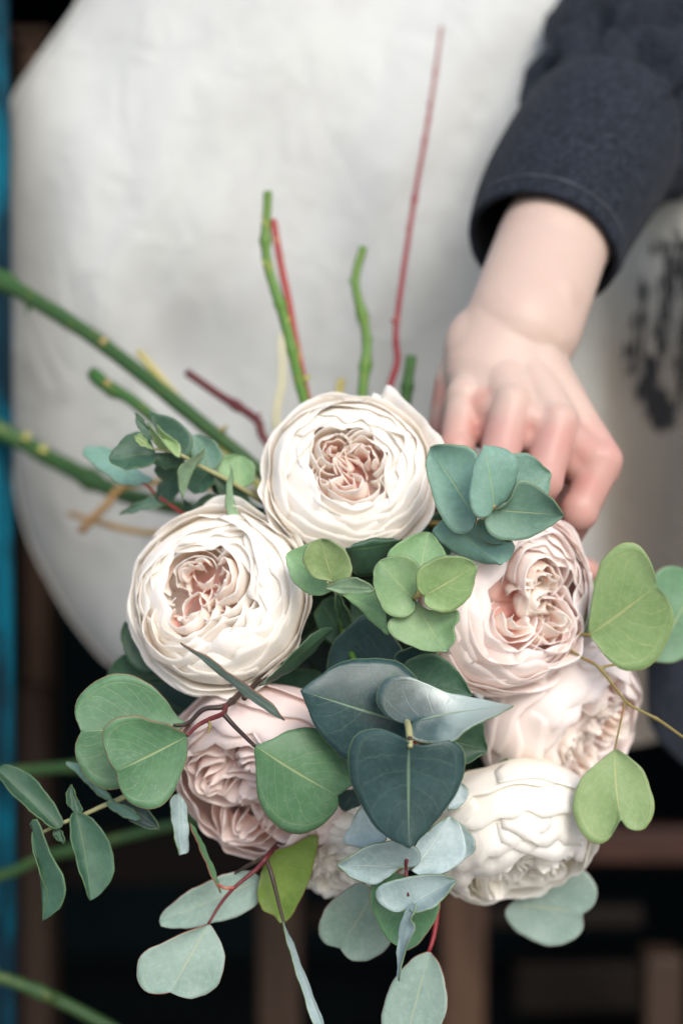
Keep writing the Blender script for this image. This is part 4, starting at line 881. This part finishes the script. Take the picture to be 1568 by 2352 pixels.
# heart leaved branch at the left
H = sprig('eucalyptus_branch', (520, 1610, 0.60), 'heart shaped mid green leaves on a dark forked branch over the pink rose')
leaf(H, 3, (802, 648), [(762, 622), (702, 545), (640, 480), (560, 443), (470, 440), (390, 478), (335, 540), (318, 610)], (346, 682), [(735, 700), (660, 800), (570, 900), (500, 928), (430, 925), (370, 886), (332, 812), (322, 745)], (0.592, 0.584), 'mid', cup=1.5, roll=-3)
leaf(H, 3, (800, 702), [(742, 670), (690, 645), (640, 640), (592, 622), (520, 620), (460, 650), (436, 705), (450, 770), (475, 820)], (498, 852), [(796, 780), (770, 880), (720, 970), (660, 1016), (582, 1002), (530, 962), (505, 908)], (0.570, 0.562), 'mid', cup=2.0, roll=2, wav=1.0)
leaf(H, 3, (1086, 742), [(1150, 718), (1232, 680), (1335, 664), (1420, 710), (1482, 800), (1506, 898), (1475, 935)], (1440, 957), [(1088, 822), (1095, 930), (1122, 1020), (1180, 1090), (1260, 1121), (1342, 1106), (1402, 1060), (1440, 1002)], (0.578, 0.585), 'mid', cup=-2.0, roll=-2)
leaf(H, 3, (768, 308), [(880, 364), (962, 425), (1052, 488), (1150, 560)], (1213, 638), [(828, 354), (900, 412), (1000, 494), (1120, 586)], (0.560, 0.568), 'silver', cup=0.5, roll=3, wav=0.3, label='thin leaf seen edge on')
leaf(H, 3, (720, 400), [(600, 425), (540, 362), (517, 282)], (530, 212), [(620, 190), (690, 260), (720, 330)], (0.625, 0.635), 'dark', cup=1.5)
leaf(H, 3, (800, 480), [(640, 380), (550, 350), (490, 385)], (456, 442), [(560, 470), (700, 540)], (0.630, 0.640), 'dark', cup=1.5)
stem(H, [(1014, 60, 0.800), (988, 245, 0.775), (946, 490, 0.745), (910, 745, 0.722), (912, 830, 0.715), (890, 915, 0.708), g(-20, -20), (820, 1330, 0.680)], [0.0010, 0.0012, 0.0013, 0.0015, 0.0017, 0.0018, 0.0018, 0.0017], 'st_red', steps=120, bumps=((0.10, 0.5, 0.006), (0.20, 0.25, 0.006), (0.245, 0.45, 0.006), (0.36, 0.55, 0.006)))
stem(H, [(820, 1330, 0.680), (720, 1480, 0.640), (600, 1560, 0.606), (560, 1605, 0.592)], [0.0017, 0.0016, 0.0014, 0.0012], 'st_brown')
nubs(H, 'st_red', [(988, 246, 0.7745, -9, -8, 0.0012), (940, 532, 0.742, -9, -9, 0.0012), (908, 742, 0.722, -12, -8, 0.0015), (905, 800, 0.718, 12, -18, 0.0012)])
stem(H, [(1030, 515, 0.602), (960, 575, 0.592), (870, 588, 0.591), (802, 648, 0.591), (740, 656, 0.590)], [0.0014, 0.0012, 0.0011, 0.0009, 0.0006], 'st_brown', name='twig', c=3, bumps=((0.22, 0.4, 0.03),))
stem(H, [(962, 572, 0.592), (952, 606, 0.586), (890, 632, 0.579), (840, 660, 0.574), (800, 702, 0.569)], [0.0012, 0.0011, 0.0010, 0.0009, 0.0006], 'st_wine', name='twig', c=3)
stem(H, [(950, 604, 0.586), (1000, 660, 0.584), (1086, 745, 0.577)], [0.0011, 0.0010, 0.0008], 'st_brown', name='twig', c=3)
stem(H, [(888, 634, 0.579), (896, 660, 0.577), (886, 690, 0.576)], [0.0008, 0.0006, 0.0004], 'st_ochre', name='twig', c=3)

# long sprig reaching out to the far left
I = sprig('eucalyptus_sprig', (200, 1900, 0.60), 'narrow dark leaved sprig reaching out to the far left on a pale stem')
leaf(I, 3, (245, 1098), [(272, 1072), (225, 985), (165, 905), (95, 846), (20, 827)], (-12, 845), [(200, 1078), (122, 1012), (50, 945), (4, 885)], (0.594, 0.602), 'dark', cup=2, roll=-3)
leaf(I, 3, (235, 1090), [(228, 1115), (240, 1140)], (276, 1160), [(260, 1105), (270, 1135)], (0.597, 0.594), 'dark', cup=1)
leaf(I, 3, (322, 1025), [(300, 1060), (306, 1150), (342, 1282), (376, 1372)], (386, 1406), [(392, 1056), (440, 1110), (482, 1205), (484, 1285), (445, 1362)], (0.592, 0.588), 'dark', cup=2, roll=2)
leaf(I, 3, (330, 1035), [(295, 1005), (284, 955)], (304, 909), [(350, 1015), (322, 960)], (0.592, 0.596), 'dark', cup=1)
leaf(I, 3, (140, 1100), [(138, 1160), (165, 1262), (204, 1370), (194, 1440)], (180, 1492), [(128, 1078), (160, 1060), (202, 1180), (262, 1290), (278, 1370), (260, 1430), (226, 1458)], (0.590, 0.584), 'dark', cup=2.5, roll=-2)
leaf(I, 3, (480, 985), [(420, 950), (340, 872), (282, 818)], (320, 815), [(460, 945), (400, 905), (350, 862)], (0.602, 0.610), 'grey', cup=1)
leaf(I, 3, (470, 975), [(452, 990), (500, 1030), (560, 1060)], (598, 1058), [(500, 990), (560, 1015)], (0.600, 0.592), 'grey', cup=1)
leaf(I, 3, (508, 972), [(530, 1040), (605, 1088)], (681, 1101), [(560, 968), (640, 1030)], (0.606, 0.606), 'blue', cup=1)
leaf(I, 3, (765, 944), [(732, 972), (730, 1030), (746, 1122)], (768, 1212), [(790, 985), (801, 1060), (804, 1190)], (0.602, 0.596), 'frost', cup=1, roll=2)
stem(I, [(176, 1116, 0.598), (260, 1076, 0.597), (340, 1046, 0.597), (440, 1000, 0.599), (526, 964, 0.603), (760, 850, 0.62), (900, 700, 0.64), (1000, 450, 0.67)], [0.0006, 0.0008, 0.0009, 0.0010, 0.0011, 0.0013, 0.0015, 0.0018], 'st_pale', c=3)

# lower left branch with wine red twigs
J = sprig('eucalyptus_branch', (630, 1970, 0.60), 'silver and olive leaves on wine red twigs hanging under the pink rose')
leaf(J, 3, (1118, 1310), [(1040, 1276), (905, 1316), (782, 1382), (702, 1448)], (679, 1494), [(1108, 1402), (1052, 1455), (950, 1492), (850, 1516), (752, 1526), (692, 1518)], (0.612, 0.606), 'silver', cup=1.5)
leaf(J, 3, (892, 1504), [(802, 1540), (682, 1590), (600, 1642), (581, 1722), (610, 1782), (662, 1804)], (726, 1797), [(932, 1560), (959, 1650), (942, 1740), (892, 1800), (822, 1824), (762, 1812)], (0.594, 0.584), 'silver', cup=1.8, roll=2)
leaf(J, 3, (1145, 1205), [(1108, 1310), (1100, 1390), (1118, 1442), (1158, 1462)], (1178, 1480), [(1240, 1170), (1350, 1125), (1342, 1240), (1292, 1380), (1242, 1470), (1202, 1502)], (0.608, 0.604), 'olive', cup=1.5)
leaf(J, 3, (944, 1372), [(905, 1300), (862, 1200), (825, 1110)], (813, 1074), [(930, 1310), (890, 1210), (842, 1110)], (0.596, 0.590), 'mid', cup=0.3, roll=2, wav=0.2, label='thin leaf seen edge on')
leaf(J, 3, (1208, 1492), [(1238, 1620), (1288, 1780), (1338, 1930)], (1400, 2010), [(1252, 1590), (1310, 1740), (1372, 1900)], (0.594, 0.578), 'frost', cup=0.6, roll=4, wav=0.3, label='long narrow leaf turned edge on')
stem(J, [(1280, 1050, 0.65), (1200, 1150, 0.622), (1140, 1215, 0.602), (1100, 1265, 0.600), (1000, 1350, 0.597), (940, 1420, 0.596), (888, 1506, 0.593)], [0.0014, 0.0013, 0.0012, 0.0010, 0.0008, 0.0007, 0.0006], 'st_wine', name='twig', c=3)
stem(J, [(1140, 1215, 0.602), (1060, 1255, 0.606), (1000, 1290, 0.610)], [0.0010, 0.0008, 0.0005], 'st_brown', name='twig', c=3)
stem(J, [(1135, 1225, 0.602), (1160, 1300, 0.598), (1190, 1420, 0.596), (1214, 1512, 0.594)], [0.0011, 0.0010, 0.0008, 0.0006], 'st_brown', name='twig', c=3)
stem(J, [(1000, 1350, 0.597), (960, 1352, 0.596), (930, 1335, 0.596)], [0.0007, 0.0006, 0.0005], 'st_coral', name='twig', c=3)

# upper left sprig
K = sprig('eucalyptus_sprig', (560, 1110, 0.63), 'dark green rounded leaf sprig at the upper left, above the tilted cream rose')
leaf(K, 1, (790, 960), [(710, 905), (650, 865), (624, 812)], (617, 769), [(680, 771), (730, 774), (800, 800), (862, 850), (889, 905), (876, 950), (830, 975)], (0.622, 0.620), 'dark', cup=1.5)
leaf(K, 1, (772, 946), [(722, 930), (692, 872)], (680, 815), [(716, 822), (762, 872), (822, 912), (832, 950), (810, 970)], (0.612, 0.606), 'lime', cup=1.5, roll=-2, label='small folded yellow green leaf')
leaf(K, 1, (712, 960), [(692, 900), (652, 862), (620, 856), (562, 890), (518, 945)], (502, 985), [(702, 1005), (642, 1020), (582, 1026), (525, 1005)], (0.616, 0.612), 'dark', cup=2, roll=-3)
leaf(K, 1, (702, 941), [(652, 873), (685, 900)][:1], (616, 879), [(690, 932), (640, 918)], (0.608, 0.606), 'lime', cup=0.5, wav=0.2)
leaf(K, 1, (770, 955), [(710, 962), (714, 1010)], (765, 1030), [(832, 970), (818, 1010)], (0.624, 0.626), 'dark', cup=1)
leaf(K, 1, (962, 1034), [(900, 990), (870, 930), (876, 885)], (895, 871), [(1002, 1012), (1019, 962), (992, 910), (942, 880)], (0.628, 0.632), 'grey', cup=1.5)
leaf(K, 1, (966, 1032), [(905, 1000), (852, 1040), (850, 1100)], (880, 1136), [(988, 1080), (952, 1122), (912, 1138)], (0.626, 0.630), 'dark', cup=1.5, roll=-2)
leaf(K, 1, (832, 978), [(722, 1010), (722, 1062)], (790, 1097), [(858, 1020), (852, 1080)], (0.630, 0.636), 'dark', cup=1)
leaf(K, 1, (1092, 1100), [(1000, 1045), (1003, 990), (1042, 965)], (1100, 967), [(1122, 1112), (1158, 1090), (1173, 1040), (1152, 990)], (0.630, 0.634), 'green', cup=1.5, label='paler green round leaf')
leaf(K, 1, (1062, 1098), [(985, 1060), (1000, 1130), (1040, 1190)], (1092, 1222), [(1120, 1120), (1144, 1160), (1138, 1202)], (0.632, 0.634), 'dark', cup=1)
leaf(K, 1, (842, 1168), [(820, 1090), (822, 1028), (868, 988), (908, 965)], (944, 927), [(852, 1080), (892, 1032), (932, 972)], (0.620, 0.612), 'back', cup=1, roll=3)
leaf(K, 1, (1086, 1301), [(1052, 1270), (1040, 1180), (1044, 1110), (1056, 1060)], (1062, 1009), [(1115, 1295), (1088, 1205), (1062, 1130), (1067, 1070)], (0.618, 0.612), 'back', cup=1, roll=3)
leaf(K, 1, (1052, 1240), [(1050, 1180), (982, 1147), (928, 1156), (894, 1200)], (898, 1240), [(1040, 1282), (972, 1265)], (0.632, 0.634), 'dark', cup=1)
leaf(K, 1, (1108, 1272), [(1130, 1225), (1170, 1205)], (1219, 1204), [(1112, 1302), (1172, 1310), (1205, 1255)], (0.636, 0.640), 'dark', cup=-1)
leaf(K, 1, (975, 1105), [(985, 1140)], (1040, 1190), [(1000, 1110), (1030, 1150)], (0.64, 0.64), 'dark', cup=0.5)
stem(K, [(695, 936, 0.611), (770, 945, 0.612), (830, 965, 0.614), (930, 1020, 0.620), (1050, 1082, 0.626), (1200, 1176, 0.640), (1320, 1250, 0.67), (1500, 1300, 0.70)], [0.0005, 0.0007, 0.0008, 0.0009, 0.0010, 0.0012, 0.0014, 0.0016], 'st_pale', c=1)
stem(K, [(1170, 1275, 0.650), (1260, 1300, 0.652), (1345, 1340, 0.656), (1500, 1360, 0.69)], [0.0026, 0.0027, 0.0028, 0.0028], 'st_deep', c=1)
K2 = sprig('eucalyptus_sprig', (480, 1190, 0.65), 'long pale leaf and small dark leaves on a thin reddish stem above the tilted rose')
leaf(K2, 1, (660, 1100), [(560, 1098), (490, 1052), (418, 998), (384, 958)], (388, 930), [(702, 1075), (655, 1046), (565, 968), (485, 928), (425, 922)], (0.646, 0.655), 'grey', cup=1.5, roll=3)
leaf(K2, 1, (762, 1190), [(722, 1156), (640, 1180)], (548, 1236), [(712, 1206), (640, 1222)], (0.645, 0.640), 'grey', cup=0.8)
leaf(K2, 1, (770, 1186), [(722, 1172), (718, 1135), (735, 1085)], (765, 1066), [(802, 1160), (828, 1112), (800, 1072)], (0.642, 0.648), 'dark', cup=1)
leaf(K2, 1, (890, 1252), [(850, 1215)], (842, 1170), [(890, 1215), (870, 1185)], (0.648, 0.65), 'dark', cup=0.6)
stem(K2, [(655, 1095, 0.646), (690, 1118, 0.645), (720, 1150, 0.645), (770, 1186, 0.643), (850, 1240, 0.646), (950, 1290, 0.66), (1300, 1330, 0.70)], [0.0005, 0.0007, 0.0008, 0.0008, 0.0010, 0.0013, 0.0016], 'st_coral', c=1)
# side bud on the long green stem
# ------------------------------------------------------------------ loose cut stems low at the left
ST = 'loose green stems at the left edge'
for lab, pts in (('upper of three blurred green stems at the left, level with the pink rose', [(-260, 1792, 0.86), (40, 1772, 0.84), (200, 1762, 0.83), (420, 1775, 0.82), (640, 1800, 0.80)]),
                 ('middle blurred green stem at the left, rising behind the narrow dark leaves', [(-260, 2075, 0.84), (0, 2012, 0.82), (100, 1970, 0.81), (200, 1945, 0.80), (420, 1890, 0.79), (660, 1840, 0.78)]),
                 ('lowest blurred green stem, slanting across the bottom left corner', [(-260, 2160, 0.76), (0, 2245, 0.76), (120, 2292, 0.76), (260, 2365, 0.76), (420, 2460, 0.76)])):
    e = empty('flower_stem', P(*pts[0]), lab, 'stem', ST)
    V, F, U = tube_geo([P(*p) for p in pts], [0.0032, 0.0033, 0.0033, 0.0032, 0.0031], sides=12, steps=50, bumps=((0.5, 0.25, 0.02), (0.8, 0.2, 0.02)), wob=0.1)
    mesh_obj('stalk', V, F, M['st_deep'], e, U)
    V, F, U = tube_geo([P(*pts[2])-FWD*0.003, P(pts[2][0]+22, pts[2][1]-14, pts[2][2])-FWD*0.007], [0.0022, 0.0008], sides=8, steps=5)
    mesh_obj('bud', V, F, M['st_deep'], e, U)
